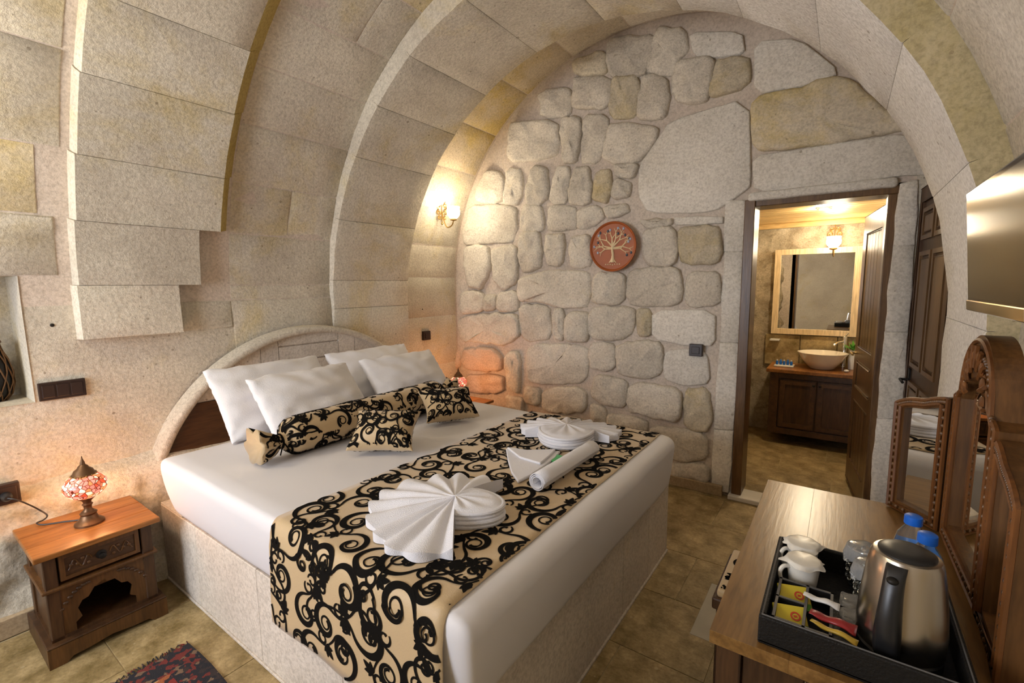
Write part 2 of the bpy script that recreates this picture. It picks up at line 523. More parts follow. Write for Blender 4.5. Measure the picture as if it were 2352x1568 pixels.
# ---- floor
floor = tag(mk('floor', [(-3.2, -1.7, -0.003), (0.9, -1.7, -0.003), (0.9, 5.4, -0.003), (-3.2, 5.4, -0.003)], [(0, 1, 2, 3)], M['grout']), kind='structure')
rng = random.Random(4)
tile_meshes = []
TX, TY = 0.60, 0.40
for k in range(1):
    g = G()
    g.box(0.0015, TX - 0.0015, 0.0015, TY - 0.0015, -0.02, 0.0, 0.0012, 1)
    me = bpy.data.meshes.new('floor_tile')
    g.bm.to_mesh(me); g.bm.free()
    me.materials.append(M['travertine'])
    tile_meshes.append(me)
def add_tile(x, y, rot=False):
    o = bpy.data.objects.new('floor_tile', tile_meshes[0])
    COL.objects.link(o)
    o.parent = floor
    o.location = (x, y, 0.0)
    o.scale = (1, 1, 1)
    return o
row = 0
y = -0.35
while y < 5.2:
    x = -3.0 + (0.28 if row % 2 else 0.0) + rng.uniform(-0.06, 0.06)
    while x < 0.62:
        inside_bed = (x > -2.8 and x + TX < -0.72 and y > 0.78 and y + TY < 2.42)
        if not inside_bed and not (y > 3.1 and x < -1.3):
            add_tile(x, y)
        x += TX
    y += TY
    row += 1
light_tile = tag(G().box(-0.44, -0.12, 1.87, 2.27, -0.015, 0.0012, 0.001, 1).build('pale_floor_tile', M['palestone'], floor), 'pale stone floor tile beside the desk')

# ---- left wall with niche
wl = G()
def lwx(z):
    return prof(CC, RC, z - CC[1], 0, LEAN)[0]
NY0, NY1, NZ0, NZ1 = -0.16, 0.415, 0.955, 1.515
def lw_patch(y0, y1, z0, z1, nz_=8):
    v, f = gridmesh(lambda z, y: (lwx(z), y, z), lin(z0, z1, nz_), lin(y0, y1, 1))
    wl.raw(v, f)
lw_patch(YF, YC + 0.05, 0, NZ0)
lw_patch(YF, NY0, NZ0, CC[1]); lw_patch(NY1, YC + 0.05, NZ0, CC[1])
# niche (reaches a little above the springing line)
xf = lwx(1.2)
nb = -3.22
def arcx(z):
    return CC[0] - sqrt(max(0, RC * RC - (z - CC[1]) ** 2)) if z > CC[1] else lwx(z)
for (ya, yb, za, zb) in ((NY0, NY1, NZ0, NZ0), (NY0, NY1, NZ1, NZ1)):
    wl.raw([(arcx(za) + 0.004, ya, za), (arcx(za) + 0.004, yb, za), (nb, yb, za), (nb, ya, za)], [(0, 1, 2, 3)])
for yy in (NY0, NY1):
    zs = lin(NZ0, NZ1, 6)
    v, f = gridmesh(lambda z, t: (arcx(z) + 0.004 if t == 0 else nb, yy, z), zs, [0, 1])
    wl.raw(v, f)
wl.raw([(nb, NY0, NZ0), (nb, NY1, NZ0), (nb, NY1, NZ1), (nb, NY0, NZ1)], [(0, 1, 2, 3)])
wall_left = tag(wl.build('wall_left', M['stone']), kind='structure')

# ---- main vault (with the niche gap), right wall, front wall with assumed window
SN = RC * math.asin((NZ1 - CC[1]) / RC)
g = G()
def arc_patch(s0, s1, y0, y1, n):
    v, f = gridmesh(lambda s, y: (prof(CC, RC, s)[0], y, prof(CC, RC, s)[1]), lin(s0, s1, n), lin(y0, y1, 1))
    g.raw(v, f)
arc_patch(0, SN, YF, NY0, 2); arc_patch(0, SN, NY1, YC + 0.05, 2)
arc_patch(SN, pi * RC, YF, YC + 0.05, 48)
ceiling = tag(g.build('ceiling', M['mortar'], None, True), kind='structure')
wall_right = tag(sweep('wall_right', CC, RC, pi * RC, pi * RC + CC[1], YF, YC + 0.05, M['stone'], n=4), kind='structure')
g = G()
WX0, WX1, WZ0, WZ1 = -2.65, -1.35, 0.9, 2.0
for (a, b, c_, d_) in ((-3.3, WX0, 0, 3.3), (WX1, 0.8, 0, 3.3), (WX0, WX1, 0, WZ0), (WX0, WX1, WZ1, 3.3)):
    g.box(a, b, YF - 0.25, YF, c_, d_)
wall_front = tag(g.build('wall_front', M['stone']), kind='structure')
win = empty('assumed_window_1', (-2.0, YF - 0.12, WZ0), kind='structure')  # assumed window, unseen behind the camera, added to go with the fill light
g = G()
g.ring([(WX0, YF - 0.15, WZ0), (WX1, YF - 0.15, WZ0), (WX1, YF - 0.15, WZ1), (WX0, YF - 0.15, WZ1)],
       [(WX0 + .06, YF - 0.15, WZ0 + .06), (WX1 - .06, YF - 0.15, WZ0 + .06), (WX1 - .06, YF - 0.15, WZ1 - .06), (WX0 + .06, YF - 0.15, WZ1 - .06)], (0, 0.05, 0))
g.box(-2.03, -1.97, YF - 0.15, YF - 0.10, WZ0 + .05, WZ1 - .05)
g.build('assumed_window_frame', M['wood_dark'], win)
for a, b in ((WX0 + .06, -2.03), (-1.97, WX1 - .06)):
    G().box(a, b, YF - 0.13, YF - 0.126, WZ0 + .06, WZ1 - .06).build('pane', M['glass'], win)

# ---- transverse arch and alcove
arch = tag(sweep('trim_1', CD, RD + 0.012, -CD[1], pi * RD + CD[1], YC + 0.01, YD - 0.01, M['mortar'], n=60), 'transverse stone arch spanning the vault before the rubble wall', kind='structure')
# closing faces behind the arch (between arch and vaults)
v, f = [], []
def annulus(name, ca, Ra, cb, Rb, y, mat):
    vv, ff = [], []
    n = 60
    for i in range(n + 1):
        t = i / n
        sa = -ca[1] + t * (pi * Ra + 2 * ca[1])
        sb = -cb[1] + t * (pi * Rb + 2 * cb[1])
        pa, pb = prof(ca, Ra, sa), prof(cb, Rb, sb)
        vv += [(pa[0], y, pa[1]), (pb[0], y, pb[1])]
    ff = [(2 * i, 2 * i + 1, 2 * i + 3, 2 * i + 2) for i in range(n)]
    return mk(name, vv, ff, mat, arch)
annulus('arch_front', CD, RD + 0.03, CD, RD + 0.42, YC + 0.02, M['mortar'])
annulus('arch_back', CD, RD + 0.03, CD, RD + 0.42, YD - 0.01, M['mortar'])
wall_left_alcove = tag(sweep('wall_left_alcove', CE, RE, -CE[1], 0, YD - 0.05, YB + 0.02, M['mortar'], n=4), kind='structure')
ceiling_alcove = tag(sweep('ceiling_alcove', CE, RE, 0, pi * RE, YD - 0.05, YB + 0.02, M['mortar'], n=40), kind='structure')
wall_right_alcove = tag(sweep('wall_right_alcove', CE, RE, pi * RE, pi * RE + CE[1], YD - 0.05, YB + 0.02, M['stone'], n=4), kind='structure')

def block(c, R, y0, y1, s0, s1, h, mat, parent, lean=0.0, gap=0.0022, sk=(0.012, 0.012), ch=(0.007, 0.007), chm=0, ny=3, seed=0.0, rough=0.005, wob=0.0, name='stone_block', round_s=0.007, bv=0.0, gs=None):
    """one dressed stone lying on the vault: rounded arrises, uneven face.
    sk: how deep its two y sides go; ch: arris width on the two y sides; chm: 1 -> far chamfer takes slot 1"""
    rdrop = 0.003 if gs is None else 0.0022
    y0 += gap; y1 -= gap; s0 += gs if gs is not None else gap; s1 -= gs if gs is not None else gap
    ys = [(y0, -sk[0]), (y0 + 0.001, h * 0.45 if not bv else -bv), (y0 + ch[0], h)]
    if bv: ys.insert(2, (y0 + ch[0] * 0.28, h - bv * 0.35))
    ys += [(y, h) for y in lin(y0 + ch[0], y1 - ch[1], ny)[1:-1]]
    ys += [(y1 - ch[1], h), (y1 - 0.001, h * 0.45 if chm != 1 else h * 0.02), (y1, -sk[1])]
    ns = max(3, int((s1 - s0) / 0.09))
    ss = [(s0, -0.01), (s0 + 0.001, h - min(h, rdrop)), (s0 + round_s, h)]
    ss += [(s, h) for s in lin(s0 + round_s, s1 - round_s, ns)[1:-1]]
    ss += [(s1 - round_s, h), (s1 - 0.001, h - min(h, rdrop)), (s1, -0.01)]
    verts, faces, mi = [], [], []
    for i, (s, hs) in enumerate(ss):
        for j, (y, hy) in enumerate(ys):
            if 0 < i < len(ss) - 1:
                hh = min(hs, hy) if (0 < j < len(ys) - 1) else hy
            else:
                hh = min(hs, hy)
            if 2 <= i < len(ss) - 2 and 2 <= j < len(ys) - 2:
                hh += rough * nz(y + seed, s, seed, 5.0)
            yy = y
            if wob:
                yy = y + wob * nz(s * 7, 0.5, 3.1 + (0 if j < len(ys) / 2 else 9.0))
            p = prof(c, R, s, hh, lean)
            verts.append((p[0], yy, p[1]))
    n = len(ys)
    for i in range(len(ss) - 1):
        for j in range(n - 1):
            faces.append((i * n + j, i * n + j + 1, (i + 1) * n + j + 1, (i + 1) * n + j))
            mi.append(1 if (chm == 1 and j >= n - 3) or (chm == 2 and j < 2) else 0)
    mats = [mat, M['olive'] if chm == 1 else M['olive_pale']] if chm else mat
    o = mk(name, verts, faces, mats, parent, True, mi=mi if chm else None, fixn=False)
    o.data.set_sharp_from_angle(angle=math.radians(38))
    return o

rb = random.Random(11)
def pick(w=(('stone', 6), ('stone_pale', 3), ('stone_yel', 1))):
    t = rb.uniform(0, sum(q for _, q in w))
    for n_, q in w:
        t -= q
        if t <= 0: return M[n_]
    return M['stone']
# section C (between the slab and the arch)
cs = [0.002, 0.09, 0.39, 0.68, 1.0, 1.31, 1.61, 1.93, 2.27, 2.62, 2.97]
spl = {1: None, 2: 1.62, 3: None, 4: None, 5: None, 6: 1.7}
ccol = ['stone', 'stone', 'stone', 'stone_yel', 'stone', 'stone', 'stone', 'stone_yel', 'stone', 'stone']
ccol[3] = 'stone'
for i in range(len(cs) - 1):
    m = spl.get(i)
    parts = [(1.275, YC)] if not m else [(1.275, m), (m, YC)]
    for q, (a, b) in enumerate(parts):
        mm = M[ccol[i]]
        block(CC, RC, a, b, cs[i], cs[i + 1], 0.0035, mm, ceiling, seed=7.7, gap=0.0022, rough=0.006)
# below springing, behind the bed
block(CC, RC, 1.275, 1.93, -0.30, 0.0, 0.005, M['stone'], wall_left, LEAN, seed=2.2, gap=0.002)
block(CC, RC, 1.01, 1.275, -0.16, 0.0, 0.005, M['stone'], wall_left, LEAN, seed=5.2, gap=0.002)
# section A (left of the slab)
ac = [(0.135, 0.405), (0.405, 0.70), (0.70, 1.10), (1.10, 1.55), (1.55, 2.05), (2.05, 2.6)]
for i, (a, b) in enumerate(ac):
    mm = M['stone_yel'] if i == 1 else M['stone']
    block(CC, RC, -0.45 - 0.1 * (i % 2), 0.578 - (0.08 if i == 1 else 0.03 if i == 0 else 0), a, b, 0.005, mm, ceiling, seed=20 + i, rough=0.008, gap=0.003)
    block(CC, RC, -1.4, -0.45 - 0.1 * (i % 2), a, b, 0.006, M['stone'], ceiling, seed=40 + i)
# slab B: the proud stepped panel
bc = [(-0.16, 0.095, 1.005), (0.095, 0.40, 1.11), (0.40, 0.70, 1.262), (0.70, 1.05, 1.27), (1.05, 1.38, 1.275), (1.38, 1.72, 1.28), (1.72, 2.10, 1.28), (2.10, 2.5, 1.28), (2.5, 2.9, 1.28)]
for i, (a, b, y1) in enumerate(bc):
    block(CC, RC, 0.582 + min(0.03, 0.008 * i), y1, a, b, 0.068, M['stone_yel'] if i == 7 else M['stone'], ceiling if i else wall_left, LEAN if i == 0 else 0.0,
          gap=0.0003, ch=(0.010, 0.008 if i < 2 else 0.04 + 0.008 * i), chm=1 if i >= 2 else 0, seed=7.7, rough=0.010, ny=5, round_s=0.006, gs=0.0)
# crown and right haunch of the main vault
ss = 2.97
i = 0
while ss < pi * RC - 0.05:
    e = min(ss + 0.36, pi * RC)
    for a, b in ((-1.4, -0.7), (-0.7, 0.05), (0.05, 0.72), (0.72, 1.30), (1.30, YC)):
        block(CC, RC, a, b, ss, e, 0.0035, pick((('stone_pale', 5), ('stone', 2))), ceiling, seed=80 + i)
        i += 1
    ss = e
for k, (a, b) in enumerate(((0.0, 0.38), (0.38, 0.80))):
    for q, (ya, yb) in enumerate(((0.3, 0.95), (0.95, 1.5), (1.5, YC))):
        block(CC, RC, ya, yb, pi * RC + a, pi * RC + b, 0.005, M['stone'], wall_right, seed=120 + k * 5 + q)

# voussoirs of the transverse arch
L = pi * RD
vs_ = [-1.29, -0.85, -0.40, 0.0, 0.20, 0.62, 1.05, 1.40, 1.755, 2.20, 2.66, 3.10, 3.42, 3.83, 4.23, 4.65, L, L + 0.35, L + 0.75, L + 1.29]
for i in range(len(vs_) - 1):
    mid = (vs_[i] + vs_[i + 1]) / 2
    mm = M['stone_lit'] if mid > 3.0 else M['stone']
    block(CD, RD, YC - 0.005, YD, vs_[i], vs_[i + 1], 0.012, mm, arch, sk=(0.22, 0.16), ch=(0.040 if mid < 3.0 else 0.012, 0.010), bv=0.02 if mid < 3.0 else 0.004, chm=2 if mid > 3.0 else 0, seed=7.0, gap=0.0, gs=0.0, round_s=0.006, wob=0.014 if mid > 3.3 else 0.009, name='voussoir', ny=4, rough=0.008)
# alcove vault stones
es = [-1.3, -0.75, -0.30, 0.05, 0.33, 0.65, 1.0, 1.38, 1.80, 2.25, 2.70, 3.15, 3.60, 4.05, 4.5, 5.0, pi * RE]
for i in range(len(es) - 1):
    par = wall_left_alcove if es[i + 1] <= 0.06 else ceiling_alcove
    mm = M['stone_yel'] if i in (6, 7, 8) else (M['stone_pale'] if i in (10, 11) else M['stone'])
    block(CE, RE, YD, YB - 0.02, es[i], es[i + 1], 0.0035, mm, par, seed=260 + i, gap=0.002)

# plastered lower wall: rough ledge of natural rock at its foot
def ledge(u, v):
    y = u
    top = 0.585 + 0.02 * nz(y, 0, 0, 4)
    out = 0.045 + 0.075 * max(0.0, min(1.0, (y - 0.35) / 0.45))
    if v <= 1.0:
        z = v * top
        d = out + 0.030 * nz(y, z, 1.0, 6.0) + 0.018 * nz(y, z, 4.0, 18.0)
        d *= 1 - 0.35 * max(0, (v - 0.85) / 0.15) ** 2
    else:
        z = top + 0.035 * (v - 1.0)
        d = (out * 0.65) * (1 - (v - 1.0)) - 0.012 * (v - 1.0) + 0.008 * nz(y, z, 4.0, 18.0)
    return (lwx(z) + d, y, z)
vv, ff = gridmesh(ledge, lin(-0.6, 1.9, 110), lin(0.0, 0.98, 24) + lin(1.0, 2.0, 6))
mk('rock_ledge', vv, ff, M['stone'], wall_left, True)
# small pits / old fixing holes
for (py, pz, r_) in ((0.505, 1.293, 0.008),):
    G().sphere((lwx(pz) + 0.002, py, pz), r_, 0.4, 1, 1, 12, 8).build('fixing_hole', M['iron'], wall_left)
G().sphere((CE[0] - RE + 0.012, 2.88, 1.25), 0.006, 0.4, 1, 1, 10, 6).build('fixing_hole', M['iron'], wall_left_alcove)

tag(G().box(lwx(0) - 0.02, lwx(0) + 0.055, -0.8, 0.77, 0.0, 0.085, 0.004).build('baseboard_left', M['skirting']), kind='structure')

# ---- back wall with doorway
g = G()
g.box(-3.3, -0.505, YB, YB + 0.16, 0, 3.4)
g.box(0.205, 0.300, YB, YB + 0.16, 0, 1.98)
g.box(-0.505, 0.30, YB, YB + 0.16, 1.965, 3.4)
g.box(0.30, 1.0, YB, YB + 0.16, 2.16, 3.4)
wall_back = tag(g.build('wall_back', M['mortar']), kind='structure')

STONES = [
(0,(-1.484,3.199),(-1.166,3.129),(-1.176,2.990),(-1.228,2.885),(-1.457,2.930),(-1.497,3.065)),
(0,(-1.133,3.156),(-0.954,3.095),(-0.937,2.960),(-0.992,2.940),(-1.027,2.840),(-1.173,2.890),(-1.201,2.922),(-1.152,3.094)),
(0,(-0.991,2.915),(-0.778,2.869),(-0.779,2.753),(-0.810,2.619),(-0.895,2.632),(-1.010,2.688),(-1.014,2.836)),
(2,(-0.922,3.068),(-0.619,2.977),(-0.592,2.852),(-0.773,2.885),(-0.881,2.921)),
(1,(-0.760,2.853),(-0.575,2.825),(-0.557,2.663),(-0.764,2.644),(-0.782,2.660)),
(0,(-1.755,3.005),(-1.457,2.937),(-1.477,2.735),(-1.770,2.793),(-1.763,2.889)),
(1,(-1.442,2.920),(-1.255,2.879),(-1.277,2.620),(-1.468,2.666),(-1.463,2.819)),
(0,(-1.234,2.886),(-1.079,2.834),(-1.049,2.697),(-1.072,2.577),(-1.263,2.611),(-1.246,2.768)),
(0,(-2.066,2.974),(-1.804,2.941),(-1.795,2.742),(-2.058,2.782)),
(1,(-1.772,3.127),(-1.520,3.118),(-1.503,2.961),(-1.747,3.024)),
(0,(-2.333,2.793),(-1.924,2.725),(-1.906,2.548),(-1.924,2.463),(-2.397,2.492),(-2.374,2.693)),
(0,(-1.880,2.738),(-1.720,2.712),(-1.703,2.568),(-1.751,2.391),(-1.854,2.407),(-1.871,2.570)),
(0,(-1.688,2.719),(-1.483,2.663),(-1.497,2.530),(-1.556,2.361),(-1.710,2.392),(-1.678,2.564)),
(0,(-1.460,2.618),(-1.110,2.522),(-1.161,2.403),(-1.257,2.314),(-1.448,2.337),(-1.518,2.396),(-1.489,2.501)),
(2,(-1.031,2.538),(-0.558,2.579),(-0.526,2.059),(-0.567,2.023),(-0.736,1.920),(-1.164,1.955),(-1.237,2.084),(-1.235,2.284),(-1.147,2.387)),
(0,(-2.608,2.444),(-2.460,2.406),(-2.422,2.256),(-2.475,2.165),(-2.747,2.195),(-2.721,2.327)),
(0,(-2.398,2.429),(-2.259,2.409),(-2.251,2.235),(-2.301,2.130),(-2.444,2.162),(-2.410,2.319)),
(0,(-2.143,2.422),(-2.013,2.372),(-1.996,2.174),(-2.070,2.113),(-2.203,2.120),(-2.202,2.276)),
(0,(-1.897,2.385),(-1.802,2.341),(-1.818,2.182),(-1.835,2.095),(-1.968,2.110),(-1.959,2.245)),
(0,(-1.760,2.335),(-1.636,2.331),(-1.618,2.158),(-1.633,2.059),(-1.801,2.084),(-1.793,2.223)),
(1,(-1.571,2.293),(-1.470,2.278),(-1.453,2.165),(-1.490,2.065),(-1.585,2.082),(-1.594,2.197)),
(0,(-1.423,2.217),(-1.319,2.182),(-1.310,2.093),(-1.444,2.081)),
(0,(-1.417,2.312),(-1.256,2.287),(-1.297,2.206),(-1.416,2.243)),
(0,(-2.817,2.168),(-2.321,2.124),(-2.314,1.939),(-2.346,1.819),(-2.644,1.837),(-2.885,1.826),(-2.905,1.968),(-2.831,2.066)),
(0,(-2.252,2.109),(-2.070,2.090),(-2.042,1.948),(-2.071,1.888),(-2.264,1.902)),
(0,(-1.969,2.072),(-1.766,2.051),(-1.749,1.968),(-1.757,1.880),(-1.978,1.889),(-1.996,1.975)),
(0,(-1.724,2.025),(-1.537,2.034),(-1.520,1.940),(-1.615,1.891),(-1.732,1.885)),
(0,(-1.505,2.031),(-1.338,2.027),(-1.314,1.970),(-1.473,1.943)),
(0,(-2.276,1.887),(-2.082,1.889),(-2.064,1.746),(-2.083,1.589),(-2.260,1.561),(-2.288,1.726)),
(0,(-2.007,1.852),(-1.863,1.850),(-1.845,1.750),(-1.880,1.613),(-1.989,1.609),(-2.036,1.713)),
(0,(-1.776,1.821),(-1.624,1.826),(-1.614,1.589),(-1.774,1.595),(-1.792,1.702)),
(0,(-1.197,1.837),(-0.992,1.834),(-0.968,1.701),(-0.984,1.583),(-1.149,1.581),(-1.208,1.673)),
(1,(-0.939,1.830),(-0.715,1.825),(-0.680,1.685),(-0.688,1.585),(-0.919,1.587),(-0.942,1.700)),
(0,(-1.213,1.906),(-1.020,1.895),(-1.019,1.849),(-1.198,1.857)),
(2,(-0.981,1.902),(-0.682,1.878),(-0.680,1.840),(-0.966,1.852)),
(0,(-2.912,1.809),(-2.614,1.801),(-2.595,1.621),(-2.713,1.414),(-2.851,1.451),(-2.894,1.631)),
(0,(-2.570,1.773),(-2.307,1.792),(-2.311,1.496),(-2.448,1.413),(-2.554,1.500),(-2.567,1.637)),
(0,(-2.280,1.512),(-2.027,1.555),(-1.638,1.560),(-1.620,1.365),(-1.669,1.274),(-1.861,1.270),(-2.027,1.315),(-2.282,1.313)),
(0,(-1.580,1.529),(-1.337,1.524),(-1.348,1.308),(-1.586,1.305)),
(0,(-1.293,1.551),(-0.957,1.562),(-0.927,1.435),(-0.949,1.300),(-1.288,1.295),(-1.312,1.409)),
(0,(-0.890,1.514),(-0.692,1.522),(-0.665,1.317),(-0.883,1.295)),
(0,(-2.949,1.397),(-2.690,1.397),(-2.683,1.220),(-2.969,1.185)),
(0,(-2.668,1.361),(-2.546,1.362),(-2.548,1.240),(-2.671,1.229)),
(0,(-2.513,1.379),(-2.312,1.404),(-2.304,1.228),(-2.515,1.224)),
(0,(-3.007,1.157),(-2.560,1.196),(-2.304,1.195),(-2.296,1.008),(-2.456,0.921),(-2.678,0.942),(-3.015,0.912)),
(0,(-2.273,1.279),(-1.990,1.276),(-1.972,1.010),(-2.266,0.967)),
(0,(-1.934,1.253),(-1.852,1.255),(-1.852,1.001),(-1.944,1.011)),
(0,(-1.826,1.224),(-1.635,1.229),(-1.633,1.006),(-1.825,1.002)),
(0,(-1.611,1.267),(-1.257,1.281),(-1.269,1.108),(-1.359,1.037),(-1.617,1.030)),
(1,(-1.235,1.267),(-1.133,1.255),(-1.137,1.100),(-1.165,1.070),(-1.224,1.081)),
(2,(-1.112,1.256),(-0.706,1.265),(-0.697,1.036),(-0.861,1.026),(-1.114,1.059)),
(3,(-2.967,0.840),(-2.588,0.885),(-2.490,0.804),(-2.492,0.679),(-2.948,0.653)),
(3,(-3.306,0.796),(-3.017,0.837),(-2.998,0.648),(-3.260,0.603)),
(0,(-2.205,0.929),(-1.633,0.975),(-1.639,0.748),(-1.699,0.662),(-2.167,0.609),(-2.207,0.759)),
(0,(-1.608,0.984),(-1.405,0.997),(-1.410,0.817),(-1.498,0.785),(-1.606,0.798)),
(0,(-1.381,0.999),(-1.078,1.033),(-1.049,0.978),(-1.058,0.807),(-1.128,0.764),(-1.369,0.768),(-1.387,0.864)),
(2,(-1.007,0.967),(-0.860,0.992),(-0.744,0.973),(-0.718,0.774),(-0.878,0.742),(-1.015,0.769),(-1.025,0.881)),
(0,(-1.572,0.739),(-1.306,0.722),(-1.318,0.517),(-1.478,0.517),(-1.595,0.548)),
(0,(-1.276,0.711),(-0.904,0.711),(-0.910,0.477),(-1.121,0.479),(-1.294,0.498)),
(1,(-0.870,0.708),(-0.716,0.720),(-0.699,0.449),(-0.828,0.427),(-0.870,0.491)),
(0,(-2.229,0.558),(-2.088,0.575),(-2.089,0.430),(-2.230,0.428)),
(0,(-2.049,0.572),(-1.664,0.626),(-1.645,0.429),(-2.050,0.367)),
(0,(-2.435,0.843),(-2.287,0.872),(-2.291,0.507),(-2.418,0.527)),
(3,(-2.925,0.598),(-2.482,0.644),(-2.463,0.485),(-2.906,0.429)),
(0,(-2.441,0.452),(-2.271,0.457),(-2.272,0.316),(-2.444,0.307)),
(0,(-1.594,0.500),(-1.477,0.486),(-1.475,0.361),(-1.593,0.357)),
(0,(-1.444,0.444),(-1.150,0.445),(-1.147,0.341),(-1.442,0.319)),
(0,(-1.105,0.401),(-0.724,0.417),(-0.716,0.223),(-0.915,0.187),(-1.100,0.215)),
(0,(-0.941,0.152),(-0.702,0.184),(-0.697,0.058),(-0.938,0.035)),
(0,(-2.231,0.322),(-1.662,0.378),(-1.626,0.190),(-2.233,0.109)),
(0,(-1.592,0.309),(-1.132,0.314),(-1.127,0.134),(-1.590,0.115)),
(1,(-0.527,2.581),(-0.234,2.572),(-0.092,2.600),(0.172,2.314),(0.229,2.248),(-0.237,2.246),(-0.512,2.263)),
(2,(-0.511,2.230),(-0.236,2.222),(0.248,2.227),(0.333,2.001),(0.192,2.016),(-0.056,1.996),(-0.489,2.007)),
(2,(-0.530,2.898),(-0.313,2.846),(-0.093,2.612),(-0.256,2.590),(-0.516,2.603)),
(2,(-0.658,1.973),(-0.548,1.961),(-0.539,1.655),(-0.653,1.664)),
(2,(-0.652,1.647),(-0.541,1.639),(-0.544,1.068),(-0.655,1.064)),
(2,(-0.657,1.046),(-0.546,1.050),(-0.551,0.480),(-0.670,0.463)),
(2,(-0.670,0.444),(-0.552,0.459),(-0.564,0.034),(-0.670,0.025)),
(2,(0.210,1.962),(0.280,1.975),(0.289,1.647),(0.206,1.652)),
(2,(0.205,1.638),(0.289,1.633),(0.295,1.179),(0.201,1.175)),
(2,(0.200,1.160),(0.294,1.165),(0.301,0.692),(0.199,0.675)),
(2,(0.198,0.660),(0.301,0.676),(0.313,0.184),(0.200,0.166)),
]


def chaikin(p, it=1):
    for _ in range(it):
        q = []
        for i in range(len(p)):
            a, b = p[i], p[(i + 1) % len(p)]
            q.append((a[0] * .84 + b[0] * .16, a[1] * .84 + b[1] * .16))
            q.append((a[0] * .16 + b[0] * .84, a[1] * .16 + b[1] * .84))
        p = q
    return p

def densify(p, step=0.05):
    q = []
    for i in range(len(p)):
        a, b = p[i], p[(i + 1) % len(p)]
        d = math.hypot(b[0] - a[0], b[1] - a[1])
        n = max(1, int(d / step))
        for k in range(n):
            t = k / n
            q.append((a[0] + (b[0] - a[0]) * t, a[1] + (b[1] - a[1]) * t))
    return q

def rubble(i, kind, poly):
    smooth_slab = kind == 2
    p = poly if len(poly) == 4 and smooth_slab else chaikin(poly, 1 if smooth_slab else 2)
    p = densify(p, 0.035)
    cx_ = sum(a for a, _ in p) / len(p); cz_ = sum(b for _, b in p) / len(p)
    rr = random.Random(i * 7 + 1)
    size = sqrt(abs(sum(p[k - 1][0] * p[k][1] - p[k][0] * p[k - 1][1] for k in range(len(p)))) / 2)
    dep = 0.014 if smooth_slab else rr.uniform(0.020, 0.036)
    tx, tz = (0, 0) if smooth_slab else (rr.uniform(-.06, .06), rr.uniform(-.06, .06))
    jit = 0.003 if smooth_slab else 0.016
    grow = 0.015
    rings = [(-grow, 0.02), (-grow, -dep * 0.25), (-grow * .4, -dep * 0.75), (0.010, -dep), (0.035, -dep)] if not smooth_slab else [(-0.009, 0.02), (-0.009, -dep * 0.7), (0.001, -dep)]
    V, F = [], []
    n = len(p)
    for (ins, yy) in rings + [('m', -dep)]:
        for k, (a, b) in enumerate(p):
            dx, dz = cx_ - a, cz_ - b
            d = math.hypot(dx, dz) + 1e-9
            if ins == 'm': t = 0.55
            else: t = min(0.5, ins / d)
            jx = jit * nz(a * 22, b * 22, i * 3.0); jz = jit * nz(a * 22, b * 22, i * 3.0 + 50)
            X, Z = a + dx * t + jx, b + dz * t + jz
            Y = YB - 0.012 + yy
            if yy < 0:
                Y += tx * (X - cx_) + tz * (Z - cz_)
                Y += (0.004 if smooth_slab else 0.020) * nz(X * 13, Z * 13, i * 1.7) + (0 if smooth_slab else 0.012 * nz(X * 31, Z * 31, i * 0.7))
            if ins == 'm': Y -= 0.0 if smooth_slab else 0.005
            V.append((X, Y, Z))
    nr = len(rings) + 1
    for r_ in range(nr - 1):
        for k in range(n):
            F.append((r_ * n + k, r_ * n + (k + 1) % n, (r_ + 1) * n + (k + 1) % n, (r_ + 1) * n + k))
    V.append((cx_, YB - 0.012 - dep - (0 if smooth_slab else 0.006) + 0.01 * nz(cx_ * 9, cz_ * 9, i), cz_))
    for k in range(n):
        F.append(((nr - 1) * n + k, (nr - 1) * n + (k + 1) % n, nr * n))
    mat = {0: M['rubble'], 1: M['stone_yel'] if size > 0.3 else M['rubble_yel'], 2: M['stone_pale'], 3: M['stone_pink']}[kind]
    return mk('stone', V, F, mat, wall_back, True)
for i, st in enumerate(STONES):
    rubble(i, st[0], list(st[1:]))
tag(G().box(-2.95, -0.60, YB - 0.055, YB - 0.02, 0.0, 0.072, 0.004).build('baseboard_back', M['skirting']), kind='structure')

# ---- doorway to the bathroom
dr = empty('door_1', (-0.15, YB, 0.0), kind='structure')
g = G()
g.box(-0.545, -0.485, YB - 0.035, YB + 0.16, 0.03, 1.965, 0.004)
g.box(0.165, 0.205, YB + 0.0, YB + 0.16, 0.03, 1.965, 0.004)
g.box(-0.545, 0.215, YB - 0.02, YB + 0.16, 1.922, 1.965, 0.004)
g.build('door_frame', M['wood_door'], dr)
G().box(-0.56, 0.21, YB - 0.07, YB + 0.10, 0.0, 0.032, 0.006).build('threshold', M['marble'], dr)
# lintel stone with rough edge
vv, ff = rbox(-0.53, 0.20, YB - 0.045, YB + 0.10, 1.955, 2.01, (0.02, 0.02, 0.02), 12, lambda p: Vector((p.x, p.y + 0.006 * nz(p.x * 9, p.z * 9, 2), p.z + 0.006 * nz(p.x * 8, 1.0, p.y * 5))))
mk('lintel', vv, ff, M['stone_pale'], dr, True)
